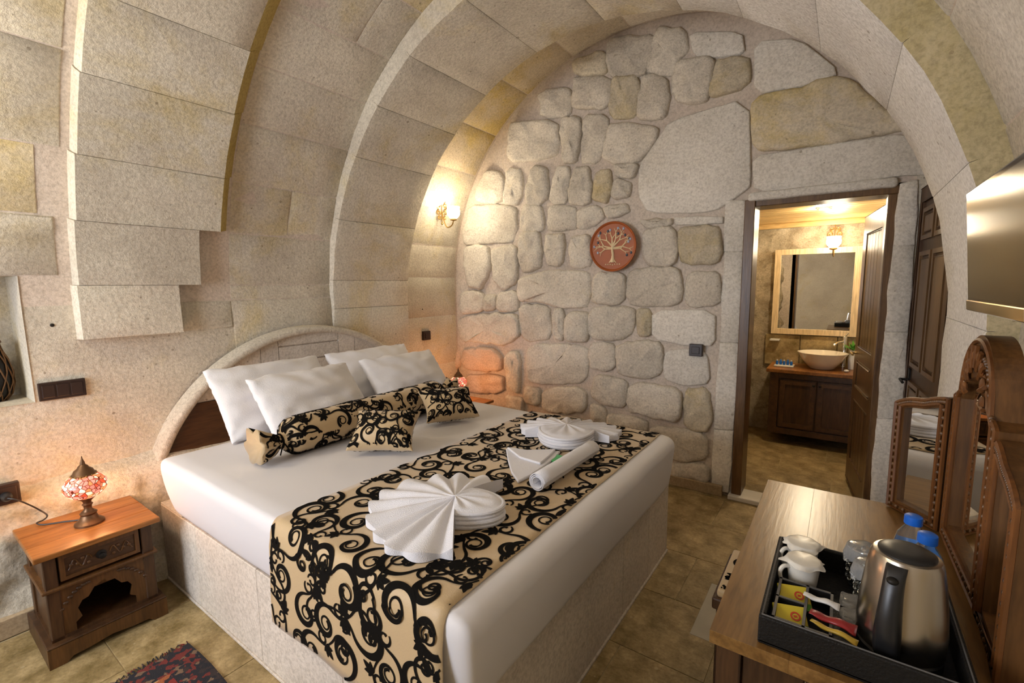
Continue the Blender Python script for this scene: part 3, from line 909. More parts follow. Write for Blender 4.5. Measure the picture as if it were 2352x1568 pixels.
# the leaf, standing open into the bathroom
hx, hy = 0.172, YB + 0.13
ang = atan2(0.645, -0.085)
ux, uy = cos(ang), sin(ang)
nx, ny_ = -uy, ux             # outward on the visible side is (-uy.. ) => towards -x
if nx > 0: nx, ny_ = -nx, -ny_
MD = Matrix(((ux, -nx, 0, hx), (uy, -ny_, 0, hy), (0, 0, 1, 0.03), (0, 0, 0, 1)))   # local: u along leaf, w into leaf (away from viewer side), z up
LW, LH, LT = 0.645, 1.86, 0.042
g = G()
g.box(0, 0.10, 0, LT, 0, LH, 0.004, 1, MD); g.box(LW - 0.10, LW, 0, LT, 0, LH, 0.004, 1, MD)
for z0, z1 in ((0, 0.16), (0.60, 0.69), (0.88, 0.97), (LH - 0.12, LH)):
    g.box(0.10, LW - 0.10, 0, LT, z0, z1, 0.004, 1, MD)
leaf = g.build('door_leaf', M['wood_door'], dr)
G().box(0.09, LW - 0.09, 0.016, 0.026, 0.1, LH - 0.1, 0, 1, MD).build('back_panel', M['wood_dark'], leaf)
for k in range(5):
    a = 0.105 + k * (LW - 0.21) / 5
    b = a + (LW - 0.21) / 5 - 0.012
    G().box(a + .006, b, 0.004, 0.02, 0.98, LH - 0.13, 0.006, 2, MD).build('flute', M['wood_door'], leaf)
    G().box(a + .006, b, 0.004, 0.02, 0.17, 0.59, 0.006, 2, MD).build('flute', M['wood_door'], leaf)
G().box(0.13, LW - 0.13, 0.004, 0.02, 0.705, 0.865, 0.012, 2, MD).build('raised_panel', M['wood_door'], leaf)
g = G()
h0 = MD @ Vector((LW - 0.05, -0.03, 0.92))
h1 = MD @ Vector((LW - 0.05, 0.0, 0.92))
h2 = MD @ Vector((LW - 0.16, -0.035, 0.92))
g.tube([h1, h0, h2], 0.008, 8)
g.build('handle', M['brass'], leaf, True)

# ---- bathroom shell
BY = 5.15
def bath_left(u, v):
    d = 0.05 * nz(u * 6, v * 6, 7.0) + 0.03 * nz(u * 17, v * 17, 3.0)
    return (-0.74 + d + (0.10 if u < 4.35 else 0.0) * min(1, (4.35 - u) * 6) * (1 if v < 1.75 else 0.4), u, v)
vv, ff = gridmesh(bath_left, lin(YB + 0.1, BY + 0.1, 60), lin(0, 2.15, 60))
tag(mk('wall_bathroom_left', vv, ff, M['rock'], None, True), kind='structure')
def bath_back(u, v):
    return (u, BY + 0.035 * nz(u * 7, v * 7, 1.0) * (1 if v > 1.0 else 0.2) + 0.02 * nz(u * 19, v * 19, 5.0) * (1 if v > 1.0 else 0.1), v)
vv, ff = gridmesh(bath_back, lin(-0.85, 0.35, 40), lin(0, 2.15, 60))
wbb = tag(mk('wall_bathroom_back', vv, ff, M['rock'], None, True), kind='structure')
for k in range(3):
    G().box(-0.60 + 0.29 * k, -0.315 + 0.29 * k, BY - 0.035, BY - 0.015, 0.66, 0.955, 0.003, 1).build('splash_tile', M['travertine'], wbb)
tag(G().box(0.212, 0.300, YB + 0.16, BY + 0.1, 0, 2.2).build('wall_bathroom_right', M['stone']), kind='structure')
bc_ = tag(G().box(-0.9, 0.3, YB + 0.16, BY + 0.1, 2.025, 2.05).build('ceiling_bathroom', M['wood_dark']), kind='structure')
for k in range(17):
    yy = YB + 0.17 + k * 0.1
    G().box(-0.85, 0.212, yy + 0.003, yy + 0.096, 2.000, 2.025, 0.005, 1).build('ceiling_plank', M['wood_pale'], bc_)
G().box(-0.85, 0.212, BY - 0.06, BY - 0.02, 1.955, 2.0, 0.004).build('cornice', M['wood_pale'], bc_)
# ---- panelled door on the right side of the alcove
QA, QB = Vector((0.352, 2.655, 0)), Vector((0.300, 3.335, 0))
qd = (QB - QA); QL = qd.length; qd.normalize()
qn = Vector((-qd.y, qd.x, 0))
if qn.x > 0: qn = -qn
MQ = Matrix(((qd.x, -qn.x, 0, QA.x), (qd.y, -qn.y, 0, QA.y), (0, 0, 1, 0), (0, 0, 0, 1)))     # u along, w into the wall
wra = tag(G().box(-0.02, QL + 0.02, 0.035, 0.14, 0, 2.02, 0, 1, MQ).build('wall_right_door_side', M['stone_pale']), kind='structure')
d2 = empty('door_2', (0.326, 2.995, 0), 'dark panelled wooden door on the side wall by the arch', kind='structure')
g = G()
g.box(0.0, 0.05, 0.0, 0.05, 0.0, 1.93, 0.004, 1, MQ); g.box(QL - 0.05, QL - 0.002, 0.0, 0.05, 0.0, 1.93, 0.004, 1, MQ); g.box(0.05, QL - 0.05, 0.0, 0.05, 1.86, 1.93, 0.004, 1, MQ)
g.build('door_frame', M['wood_dark'], d2)
lf = G().box(0.052, QL - 0.052, 0.012, 0.045, 0.015, 1.857, 0.003, 1, MQ).build('door_leaf', M['wood_dark'], d2)
for (u0, u1) in ((0.09, QL / 2 - 0.02), (QL / 2 + 0.02, QL - 0.09)):
    for (z0, z1) in ((0.12, 0.62), (0.70, 0.92), (1.0, 1.60), (1.66, 1.82)):
        G().ring([MQ @ Vector(p) for p in ((u0, .012, z0), (u1, .012, z0), (u1, .012, z1), (u0, .012, z1))],
                 [MQ @ Vector(p) for p in ((u0 + .022, .012, z0 + .022), (u1 - .022, .012, z0 + .022), (u1 - .022, .012, z1 - .022), (u0 + .022, .012, z1 - .022))], qn * 0.012).build('panel_moulding', M['wood_door'], lf)
        G().box(u0 + .04, u1 - .04, 0.004, 0.014, z0 + .04, z1 - .04, 0.004, 1, MQ).build('raised_panel', M['wood_door'], lf)
g = G()
g.box(QL - 0.088, QL - 0.058, 0.004, 0.013, 0.80, 0.98, 0.003, 1, MQ)
g.tube([MQ @ Vector(p) for p in ((QL - .073, .01, .92), (QL - .073, -.03, .92), (QL - .15, -.03, .915))], 0.007, 8)
g.build('handle', M['iron'], d2, True)
tag(G().box(0.28, 0.62, YB - 0.01, YB + 0.16, 0, 2.2).build('wall_back_return', M['stone']), kind='structure')
# ================================================================== BED
BX0, BX1, BY0, BY1 = -2.70, -0.706, 0.768, 2.425
base = empty('bed_platform', (-1.75, 1.6, 0.0), 'pale stone bed platform clad in dressed slabs', 'bed platform')
G().box(BX0, BX1 + -0.012, BY0 + 0.012, BY1 - 0.012, 0.0, 0.395).build('core', M['mortar'], base)
for a, b in ((BX0, -2.30), (-2.30, -1.75), (-1.75, -1.22), (-1.22, BX1)):
    G().box(a + .001, b - .001, BY0, BY0 + 0.014, 0.012, 0.395, 0.003, 1).build('side_slab', M['bedstone'], base)
for a, b in ((BY0 + .015, 1.12), (1.12, 1.46), (1.46, 1.80), (1.80, 2.12), (2.12, BY1)):
    G().box(BX1 - 0.014, BX1, a + .001, b - .001, 0.012, 0.395, 0.003, 1).build('foot_slab', M['bedstone'], base)
G().box(BX0, BX1 + 0.006, BY0 - 0.006, BY1 + 0.004, 0.0, 0.012, 0.002, 1).build('plinth_strip', M['bedstone'], base)
G().box(-2.44, BX1 - 0.002, BY0 + 0.01, BY1 - 0.002, 0.395, 0.402, 0.002, 1).build('top_board', M['wood_mid'], base)
G().box(BX0, -2.445, BY0 + 0.002, BY1 - 0.002, 0.395, 0.402, 0.002, 1).build('head_slab', M['bedstone'], base)

MX0, MX1, MY0, MY1, MZ0, MZ1 = -2.475, -0.635, 0.705, 2.29, 0.403, 0.70
def mat_fn(p):
    q = Vector(p)
    # bulging foot, slight tuck under at the bottom and soft waves
    t = (q.z - MZ0) / (MZ1 - MZ0)
    if q.x > -0.95:
        q.x -= 0.035 * (1 - t) ** 2
    if q.y < 1.0:
        q.y += 0.055 * (1 - t) ** 2
    q.x += 0.004 * nz(q.y * 5, q.z * 6, 1) * (1 if q.x > -0.8 else 0)
    q.z += 0.003 * nz(q.x * 3, q.y * 3, 0)
    q.y += 0.003 * nz(q.x * 5, q.z * 5, 2)
    return q
vv, ff = rbox(MX0, MX1, MY0, MY1, MZ0, MZ1, (0.06, 0.026, 0.048), 28, mat_fn)
mattress = tag(mk('mattress', vv, ff, M['sheet'], None, True, org=(-1.55, 1.5, 0.403)), 'thick mattress in a tight white fitted sheet on the stone platform', 'mattress')
# stitched edge of the sheet
g = G()
g.tube([(x, MY0 + 0.012, MZ1 - 0.017 + 0.003 * nz(x * 3, MY0 * 3, 0)) for x in lin(-2.44, -1.48, 30)], 0.0022, 6)
g.build('seam', M['sheet'], mattress, True)

# headboard: masonry swelling out of the wall, arched stone rim, stone infill, wooden panel
HY, HZ, HR, HX = 1.70, 0.235, 0.965, -2.80
hb = empty('headboard', (-2.6, HY, 0.40), 'arched headboard with stone rim, pale stone blocks and wooden lower panel', 'headboard')
a0 = math.asin((0.57 - HZ) / HR)
def rimsec(t, k):
    prof_ = [(HR - 0.042, -0.06), (HR - 0.042, 0.0), (HR - 0.034, 0.008), (HR - 0.010, 0.008), (HR - 0.001, 0.0), (HR + 0.004, -0.10)]
    R, dx = prof_[k]
    return (HX + dx + 0.003 * nz(t * 6, k, 0), HY - R * cos(t), HZ + R * sin(t))
vv, ff = gridmesh(rimsec, lin(a0, pi - a0, 60), list(range(6)))
mk('rim', vv, ff, M['stone'], hb, True)
def seg_z(y):
    return HZ + sqrt(max(0, (HR - 0.038) ** 2 - (y - HY) ** 2))
PX, WZT = HX - 0.030, 0.832
cuts = [(0.80, 1.00), (1.00, 1.22), (1.22, 1.37), (1.37, 2.03), (2.03, 2.20), (2.20, 2.42), (2.42, 2.62)]
for k, (ya, yb) in enumerate(cuts):
    if k == 3:
        for (p, q, z0, z1) in ((1.37, 2.03, WZT, 0.985), (1.37, 1.48, 0.99, None), (1.48, 1.90, 0.99, 1.085), (1.48, 1.90, 1.09, None), (1.90, 2.03, 0.99, None)):
            ys = lin(p + .002, q - .002, 8)
            top = [(PX, y, seg_z(y) if z1 is None else z1 - .002) for y in ys]
            pts = [(PX, ys[0], z0 + .002)] + [(PX, ys[-1], z0 + .002)] + top[::-1]
            G().poly(pts, (-0.03, 0, 0)).build('stone_block', M['stone_pale'], hb)
        continue
    ys = lin(ya + .002, yb - .002, 8)
    if max(seg_z(y) for y in ys) < WZT + .03: continue
    pts = [(PX, ys[0], WZT + .002), (PX, ys[-1], WZT + .002)] + [(PX, y, max(WZT + .004, seg_z(y))) for y in ys[::-1]]
    G().poly(pts, (-0.03, 0, 0)).build('stone_block', M['stone_pale'], hb)
ys = lin(HY - HR + 0.03, HY + HR - 0.03, 40)
pts = [(PX + .008, y, min(WZT, seg_z(y))) for y in ys]
pts = [(PX + .008, ys[0], 0.405), (PX + .008, ys[-1], 0.405)] + pts[::-1]
G().poly(pts, (-0.03, 0, 0)).build('wood_panel', M['wood_darkh'], hb)
pts = [(PX - .012, y, min(1.3, seg_z(y) + 0.02)) for y in ys]
pts = [(PX - .012, ys[0], 0.405), (PX - .012, ys[-1], 0.405)] + pts[::-1]
G().poly(pts, (-0.06, 0, 0)).build('backing', M['mortar'], hb)

# ---- scroll pattern -------------------------------------------------
def scrolls(Wd, Ht, cell, seed, scale=1.0):
    """list of strokes [(x,y,w)...] and leaf polygons covering Wd x Ht metres"""
    r = random.Random(seed)
    strokes = []
    def turtle(x, y, a, segs, wf):
        pts = []
        tot = sum(s for s, _, _ in segs)
        run = 0.0
        for (ln, k0, k1) in segs:
            n = max(6, int(ln / (0.0045 * scale)))
            for i in range(n):
                t = i / n
                pts.append((x, y, wf(run / tot)))
                d = ln / n
                a += (k0 + (k1 - k0) * t * t) * d
                x += cos(a) * d; y += sin(a) * d
                run += d
        pts.append((x, y, wf(1)))
        strokes.append(pts)
        return x, y, a
    def leaf(x, y, a, s):
        for da, l, w in ((0, 1.0, .20), (0.55, .75, .17), (-0.55, .75, .17), (1.1, .5, .13), (-1.1, .5, .13)):
            b = a + da
            pts = []
            for i in range(9):
                t = i / 8
                bend = 0.25 * da * t * t
                pts.append((x + cos(b + bend) * s * l * t, y + sin(b + bend) * s * l * t, s * w * 2 * sin(pi * min(1, t * .92 + .08)) ** .8))
            strokes.append(pts)
    ny_ = max(1, round(Ht / cell)); nx_ = max(1, round(Wd / cell))
    for j in range(ny_ + 1):
        for i in range(nx_ + 1):
            x = (i + (0.5 if j % 2 else 0.0) + r.uniform(-.12, .12)) * Wd / nx_
            y = (j + 0.3 + r.uniform(-.12, .12)) * Ht / ny_
            a = r.uniform(0, 2 * pi)
            d = r.choice((-1, 1))
            S = scale * r.uniform(0.9, 1.12)
            def big(t, S=S): return S * (0.0055 + 0.0155 * sin(pi * min(1, (t + .02) * 1.15)) ** 2.2 * (1 if t < .87 else 0.3) + (0.0035 if t > .95 else 0))
            def thin(t, S=S): return S * (0.0046 + 0.0050 * sin(pi * t) + (0.004 if t > .93 else 0))
            # main scroll: S-shaped stem running into a spiral
            sx, sy = x - cos(a) * .06 * S, y - sin(a) * .06 * S
            turtle(sx, sy, a, [(0.055 * S, -d * 14 / S, -d * 2 / S), (0.36 * S, d * 17 / S, d * 70 / S)], big)
            # counter tendril
            turtle(sx, sy, a + pi + d * .35, [(0.07 * S, d * 4 / S, d * 10 / S), (0.19 * S, -d * 22 / S, -d * 130 / S)], thin)
            leaf(sx, sy, a + pi - d * .9, 0.046 * S)
            # closed curl beside the stem
            cx_, cy_ = sx + cos(a - d * 1.3) * .045 * S, sy + sin(a - d * 1.3) * .045 * S
            turtle(cx_, cy_, a, [(0.10 * S, d * 48 / S, d * 90 / S)], thin)
    return strokes

def flock(name, strokes, surf, Wd, Ht, parent, lift=0.0010):
    """lays the strokes on the surface surf(u,v) -> Vector as thin flocked ribbons"""
    V, F = [], []
    def P(u, v):
        p = surf(u, v)
        e = 0.002
        n = (surf(u + e, v) - surf(u - e, v)).cross(surf(u, v + e) - surf(u, v - e))
        if n.length < 1e-12: n = Vector((0, 0, 1))
        return p + n.normalized() * lift
    m = 0.004
    for st in strokes:
        prev = None
        for i in range(len(st)):
            x, y, w = st[i]
            x2, y2, _ = st[min(i + 1, len(st) - 1)]
            x0, y0, _ = st[max(i - 1, 0)]
            dx, dy = x2 - x0, y2 - y0
            l = math.hypot(dx, dy) + 1e-9
            px, py = -dy / l * w / 2, dx / l * w / 2
            if not (m < x < Wd - m and m < y < Ht - m):
                prev = None
                continue
            k = len(V)
            V.append(P(min(Wd - .001, max(.001, x + px)), min(Ht - .001, max(.001, y + py))))
            V.append(P(min(Wd - .001, max(.001, x - px)), min(Ht - .001, max(.001, y - py))))
            if prev is not None:
                F.append((prev, k, k + 1, prev + 1))
            prev = k
    return mk(name, V, F, M['flock'], parent, False, fixn=False)

# ---- runner
RX0, RX1 = -1.475, -0.705
ro = 0.005
def runner_path(v):
    """v = distance along the cloth from the near hem; returns y,z"""
    hang = 0.30; ry, rz = 0.030 + ro, 0.055 + ro
    q = pi / 2 * sqrt((ry * ry + rz * rz) / 2)
    top = (MY1 - 0.030) - (MY0 + 0.030)
    if v < hang:
        t = v / hang
        return MY0 - ro - 0.004 + 0.0 * t, MZ1 - 0.055 - (hang - v)
    v -= hang
    if v < q:
        t = v / q * pi / 2
        return MY0 + 0.030 - ry * cos(t), MZ1 - 0.055 + rz * sin(t)
    v -= q
    if v < top:
        return MY0 + 0.030 + v, MZ1 + ro
    v -= top
    if v < q:
        t = v / q * pi / 2
        return MY1 - 0.030 + ry * sin(t), MZ1 - 0.055 + rz * cos(t)
    v -= q
    return MY1 + ro + 0.002, MZ1 - 0.055 - v
RQ = pi / 2 * sqrt((0.035 ** 2 + 0.060 ** 2) / 2)
RLEN = 0.30 + RQ + (MY1 - MY0 - 0.06) + RQ + 0.20
def runner_s(u, v):
    yy, zz = runner_path(max(0, min(RLEN, v)))
    x = RX0 + u
    wv = nz(u * 4, v * 3, 5.0)
    low = max(0.0, (0.34 - v)) / 0.34
    x += 0.02 * low * (u / 0.77 - 0.5) - 0.006 * low
    if x > -0.72: x = min(x, -0.69)
    return Vector((x + 0.004 * nz(v * 5, 1, 1), yy - 0.006 * low * (0.5 + 0.5 * sin(u * 19 + wv)) , zz + 0.0025 * abs(wv)))
vs_l = lin(0, 0.30, 10)[:-1] + lin(0.30, 0.30 + RQ, 6)[:-1] + lin(0.30 + RQ, RLEN - RQ - 0.2, 36)[:-1] + lin(RLEN - RQ - 0.2, RLEN - 0.2, 6)[:-1] + lin(RLEN - 0.2, RLEN, 4)
vv, ff = gridmesh(runner_s, lin(0, 0.77, 24), vs_l)
runner = mk('bed_runner', vv, ff, M['beige'], None, True, org=(-1.09, 1.5, 0.70))
md = runner.modifiers.new('thick', 'SOLIDIFY'); md.thickness = 0.003; md.offset = -1
tag(runner, 'beige bed runner with black scroll pattern draped over the mattress foot', 'bed runner')
flock('scroll_print', scrolls(0.77, RLEN, 0.126, 3), runner_s, 0.77, RLEN, runner, 0.0016)
# ---- bolster
BOL_A, BOL_B = Vector((-1.985, 0.905, 0.789)), Vector((-2.02, 2.17, 0.789))
axis = (BOL_B - BOL_A); BL = axis.length; axd = axis.normalized()
side = axd.cross(Vector((0, 0, 1))).normalized(); upv = side.cross(axd).normalized()
def bol_r(t):
    d = t * BL
    e = min(d, BL - d)
    if e < 0.10:
        return 0.030 + 0.045 * ((0.10 - e) / 0.10) ** 0.8
    if e < 0.125: return 0.028 + 0.0 * e
    k = min(1, (e - 0.125) / 0.06)
    return 0.030 + 0.056 * sqrt(1 - (1 - k) ** 2)
def bol_s(u, v):                       # u around (metres at r=.085), v along
    t = max(0, min(1, v / BL)); r_ = bol_r(t)
    a = u / 0.085
    e = min(v, BL - v)
    if e < 0.125: r_ *= 1 + 0.16 * sin(a * 6 + 1.0) * min(1, (0.125 - e) / 0.08 + .25)
    sag = -0.085 + max(r_, 0.062) if e < 0.13 else 0.0
    p = BOL_A + axd * v + (side * cos(a) + upv * sin(a)) * (r_ + 0.003 * nz(a * 2, v * 9, 2))
    return p + Vector((0, 0, sag * 0.45))
BW = 2 * pi * 0.085
vv, ff = gridmesh(lambda v, u: bol_s(u, v), lin(0, BL, 80), lin(0, BW, 40)[:-1], wrap=True)
n0 = len(vv)
vv.append(BOL_A + axd * 0.03 + Vector((0, 0, -0.006))); vv.append(BOL_B - axd * 0.03 + Vector((0, 0, -0.006)))
for k in range(40):
    ff.append((k, (k + 1) % 40, n0)); ff.append((80 * 40 + k, 80 * 40 + (k + 1) % 40, n0 + 1))
bolster = tag(mk('bolster', vv, ff, M['beige'], None, True, org=tuple((BOL_A + BOL_B) / 2 - Vector((0, 0, 0.085)))), 'long beige bolster with black scrolls and tied candy-wrapper ends', 'bolster')
flock('scroll_print', scrolls(BW, BL, 0.105, 8, 0.85), lambda u, v: bol_s(-u, v), BW, BL, bolster, 0.0016)
for e in (0.112, BL - 0.112):
    c_ = BOL_A + axd * e + Vector((0, 0, -0.01))
    g = G()
    g.tube([c_ + (side * cos(2 * pi * k / 20) + upv * sin(2 * pi * k / 20)) * 0.031 for k in range(20)], 0.005, 6, True)
    q = c_ + side * 0.03
    g.tube([q, q + Vector((0.015, 0.01, -0.025)), q + Vector((0.012, 0.02, -0.05))], 0.003, 6)
    g.tube([q, q + Vector((0.02, -0.02, -0.02)), q + Vector((0.022, -0.03, -0.045))], 0.003, 6)
    g.build('tie', M['flock'], bolster, True)

# ---- cushions and pillows
def cushion_fn(a, b, t, pinch, ex, Mx, seed=0.0, wr=0.0):
    def fn(u, v, sd):                  # u,v in -1..1
        k = max(0.0, (1 - u * u) * (1 - v * v)) ** ex
        x = a / 2 * u * (1 - pinch * (1 - v * v)) ; y = b / 2 * v * (1 - pinch * (1 - u * u))
        z = sd * t / 2 * k
        if wr:
            ed = max(abs(u), abs(v))
            z += wr * nz(u * 3 + seed, v * 3, sd * 2.0) + wr * 0.8 * ed ** 3 * nz(u * 9 + seed, v * 9, sd * 5.0)
            x += wr * nz(u * 4, v * 4, seed + 7)
        return Mx @ Vector((x, y, z))
    return fn
def cushion_mesh(fn, n=22):
    us = [sin(pi / 2 * t) for t in lin(-1, 1, n)]
    V, F = [], []
    idx = {}
    for sd in (1, -1):
        for i, u in enumerate(us):
            for j, v in enumerate(us):
                border = i in (0, n) or j in (0, n)
                key = (i, j, 1 if border else sd)
                if key not in idx:
                    idx[key] = len(V)
                    V.append(fn(u, v, sd))
        for i in range(n):
            for j in range(n):
                q = []
                for (a_, b_) in ((i, j), (i + 1, j), (i + 1, j + 1), (i, j + 1)):
                    border = a_ in (0, n) or b_ in (0, n)
                    q.append(idx[(a_, b_, 1 if border else sd)])
                F.append(q if sd > 0 else q[::-1])
    return V, F
def frame(c, rx, ry, rz):
    return Matrix.Translation(c) @ Matrix.Rotation(rz, 4, 'Z') @ Matrix.Rotation(ry, 4, 'Y') @ Matrix.Rotation(rx, 4, 'X')
def small_cushion(c, rz, lean, label, seed):
    a, b, t = 0.215, 0.30, 0.15            # a: up the cushion, b: width
    Mx = Matrix.Translation(Vector(c)) @ Matrix.Rotation(rz, 4, 'Z') @ Matrix.Rotation(-lean, 4, 'Y')
    fn = cushion_fn(a, b, t, 0.14, 0.40, Mx, seed, 0.004)
    vv, ff = cushion_mesh(fn)
    o = tag(mk('small_cushion', vv, ff, M['beige'], None, True, org=(c[0], c[1], 0.70)), label, 'cushion', 'small scroll cushions')
    for sd in (1, -1):
        st = scrolls(a, b, 0.085, seed * 3 + sd, 0.70)
        flock('scroll_print', st, (lambda u, v, sd=sd: fn((u / a * 2 - 1) * sd, v / b * 2 - 1, sd)), a, b, o, 0.0018)
    return o
small_cushion((-1.672, 1.335, 0.800), math.radians(-57), math.radians(142), 'small beige scroll cushion leaning beside the middle of the bolster', 5)
small_cushion((-1.752, 1.845, 0.800), math.radians(-30), math.radians(142), 'small beige scroll cushion beside the bolster end near the rubble wall', 6)

def pillow(c, lean, rz, w, h, t, label, seed):
    # local x = up the pillow, y = width
    Mx = Matrix.Translation(Vector(c)) @ Matrix.Rotation(rz, 4, 'Z') @ Matrix.Rotation(-lean, 4, 'Y')
    fn = cushion_fn(h, w, t, 0.035, 0.36, Mx, seed, 0.014)
    vv, ff = cushion_mesh(fn, 30)
    return tag(mk('pillow', vv, ff, M['white'], None, True, org=(c[0], c[1], 0.70)), label, 'pillow', 'white bed pillows')
R_ = math.radians
pillow((-2.485, 1.285, 0.872), R_(126), R_(2), 0.63, 0.41, 0.14, 'white pillow at the back against the wooden headboard panel', 1.0)
pillow((-2.485, 1.965, 0.872), R_(126), R_(0), 0.64, 0.41, 0.14, 'white pillow at the back beside the lamp by the rubble wall', 2.0)
pillow((-2.275, 1.365, 0.856), R_(130), R_(2), 0.58, 0.38, 0.14, 'front white pillow behind the middle of the bolster', 3.0)
pillow((-2.275, 2.035, 0.856), R_(130), R_(-2), 0.58, 0.38, 0.14, 'front white pillow nearest the far mosaic lamp', 4.0)

# ---- folded towels
def towel_fan(c, ang, label, half=R_(108), RR=0.27, seed=0.0, N=11, lp=(0.165, 0.092)):
    """accordion-folded towel: layered loop at local +x, pleats fanned out towards -x"""
    root = empty('towel_fan', (c[0], c[1], MZ1 + 0.007), label, 'towel', 'fan-folded towels on the runner')
    zb = MZ1 + 0.008
    ca, sa = cos(ang), sin(ang)
    Rz = lambda x, y: (c[0] + ca * x - sa * y, c[1] + sa * x + ca * y)
    def loopR(a): return 1.0 / sqrt((cos(a) / lp[0]) ** 2 + (sin(a) / lp[1]) ** 2)
    V, F = [], []
    angs = []
    lim = pi - half                                     # fan occupies |a| > lim
    for t in lin(-lim, lim, 40): angs.append((t, 0, 0.0))
    for t in lin(0, 1, N * 12): angs.append((lim + t * 2 * half, 1, t))
    nR = 14
    for (a, fan, t) in angs:
        for j in range(nR + 1):
            q = j / nR
            if not fan:
                r_ = loopR(a) * q
                z = 0.060 + 0.006 * (1 - q) - 0.010 * max(0, q - .85) / .15 + 0.0035 * sin(a * 12 + seed) * sin(pi * min(1, q * 1.1))
            else:
                ph = t * N + 0.10 * sin(t * 23 + seed)
                w = 0.5 + 0.5 * cos(2 * pi * ph)
                w = w ** 0.7
                side_ = min(t, 1 - t)
                flap = max(0.0, 1 - side_ / 0.16)
                R = RR * (0.90 + 0.07 * w + 0.06 * sin(t * 11 + seed * 3) - 0.16 * flap)
                r_ = R * q
                amp = 0.015 * min(1, q * 1.8) + 0.010 * flap * q
                z = 0.012 + 0.050 * (1 - q) ** 1.15 + amp * w + 0.020 * flap * q * (1 - q) + 0.004 * nz(t * 14, q * 3, seed)
                a_ = a + 0.06 * (q - .5) * sin(t * 17 + seed)
            X, Y = Rz(r_ * cos(a), r_ * sin(a))
            V.append((X, Y, zb + max(0.0, z)))
    n = nR + 1
    m = len(angs)
    for i in range(m):
        k = (i + 1) % m
        for j in range(nR):
            F.append((i * n + j, k * n + j, k * n + j + 1, i * n + j + 1))
    k0 = len(V)
    for i in range(m):
        x, y, z = V[i * n + nR]
        V.append((x, y, zb))
    for i in range(m):
        k = (i + 1) % m
        F.append((i * n + nR, k * n + nR, k0 + k, k0 + i))
    mk('pleats', V, F, M['towel'], root, True).data.set_sharp_from_angle(angle=R_(60))
    for k in range(4):
        path = []
        for t in lin(-lim * .97, lim * .97, 30):
            rr_ = loopR(t) - 0.003 + 0.0025 * sin(k * 2.3 + t)
            X, Y = Rz(rr_ * cos(t), rr_ * sin(t))
            path.append((X, Y, zb + 0.0075 + 0.0135 * k))
        G().tube(path, 0.0078, 8).build('fold', M['towel'], root, True)
    return root
towel_fan((-0.995, 1.065), atan2(0.30, 0.88), 'white towel folded into an open fan on the runner beside the rolled towel', R_(112), 0.30, 1.0)
towel_fan((-1.07, 1.955), atan2(-0.92, 0.36), 'white towel folded into a shell on the runner nearest the rubble wall', R_(104), 0.27, 2.0, 13, (0.19, 0.135))

zb = MZ1 + 0.008
# triangle towel
tp = [(-1.204, 1.632), (-1.13, 1.640), (-1.06, 1.672), (-0.985, 1.742), (-0.965, 1.66), (-0.955, 1.55), (-0.950, 1.45), (-0.958, 1.372), (-1.03, 1.43), (-1.12, 1.53)]
g = G(); g.poly([(x, y, zb) for x, y in tp], (0, 0, 0.012)); g.build('folded_napkin', M['towel'], None, False, org=(-1.04, 1.55, zb), bev=0.003)
nap = bpy.context.scene.objects['folded_napkin']
tag(nap, 'small white towel folded into a triangle on the runner', 'towel')
q = [(-1.195, 1.628), (-1.10, 1.648), (-1.0, 1.725), (-0.985, 1.66), (-0.97, 1.55), (-1.08, 1.56)]
g = G(); g.poly([(x, y, zb + 0.012) for x, y in q], (0, 0, 0.010)); g.build('upper_fold', M['towel'], nap, bev=0.003)
# rolled towel
ra, rbv = Vector((-0.862, 1.352, zb + 0.036)), Vector((-0.852, 1.785, zb + 0.036))
ad = (rbv - ra).normalized(); sd_ = ad.cross(Vector((0, 0, 1)))
V, F = [], []
sp = []
for k in range(90):
    t = k / 89
    a = t * 2 * pi * 2.6
    sp.append((cos(a) * (0.036 - 0.016 * t), sin(a) * (0.036 - 0.016 * t)))
for (a, b) in sp:
    for e in lin(0, 1, 8):
        V.append(ra + (rbv - ra) * e + sd_ * a + Vector((0, 0, b + 0.0015 * nz(e * 9, a * 30, b * 30))))
for i in range(len(sp) - 1):
    for j in range(8):
        F.append((i * 9 + j, (i + 1) * 9 + j, (i + 1) * 9 + j + 1, i * 9 + j + 1))
roll = tag(mk('rolled_towel', V, F, M['towel'], None, True, org=(-0.867, 1.59, zb)), 'white towel rolled into a tube on the runner', 'towel')
md = roll.modifiers.new('thick', 'SOLIDIFY'); md.thickness = 0.003
tag(G().box(-0.985, -0.925, 1.625, 1.70, zb, zb + 0.010, 0.003).build('soap_packet', M['greenfoil'], None, org=(-0.955, 1.66, zb)), 'small green packet tucked between triangle towel and rolled towel', 'packet')
# ================================================================== FURNITURE
def dup(root, loc, label=None, swap=None):
    r = root.copy(); COL.objects.link(r); r.location = loc
    if label: r['label'] = label
    for ch in list(root.children):
        c = ch.copy(); COL.objects.link(c); c.parent = r
        for g_ in ch.children:
            d = g_.copy(); COL.objects.link(d); d.parent = c
            if d.type == 'LIGHT': d.data = g_.data
    return r

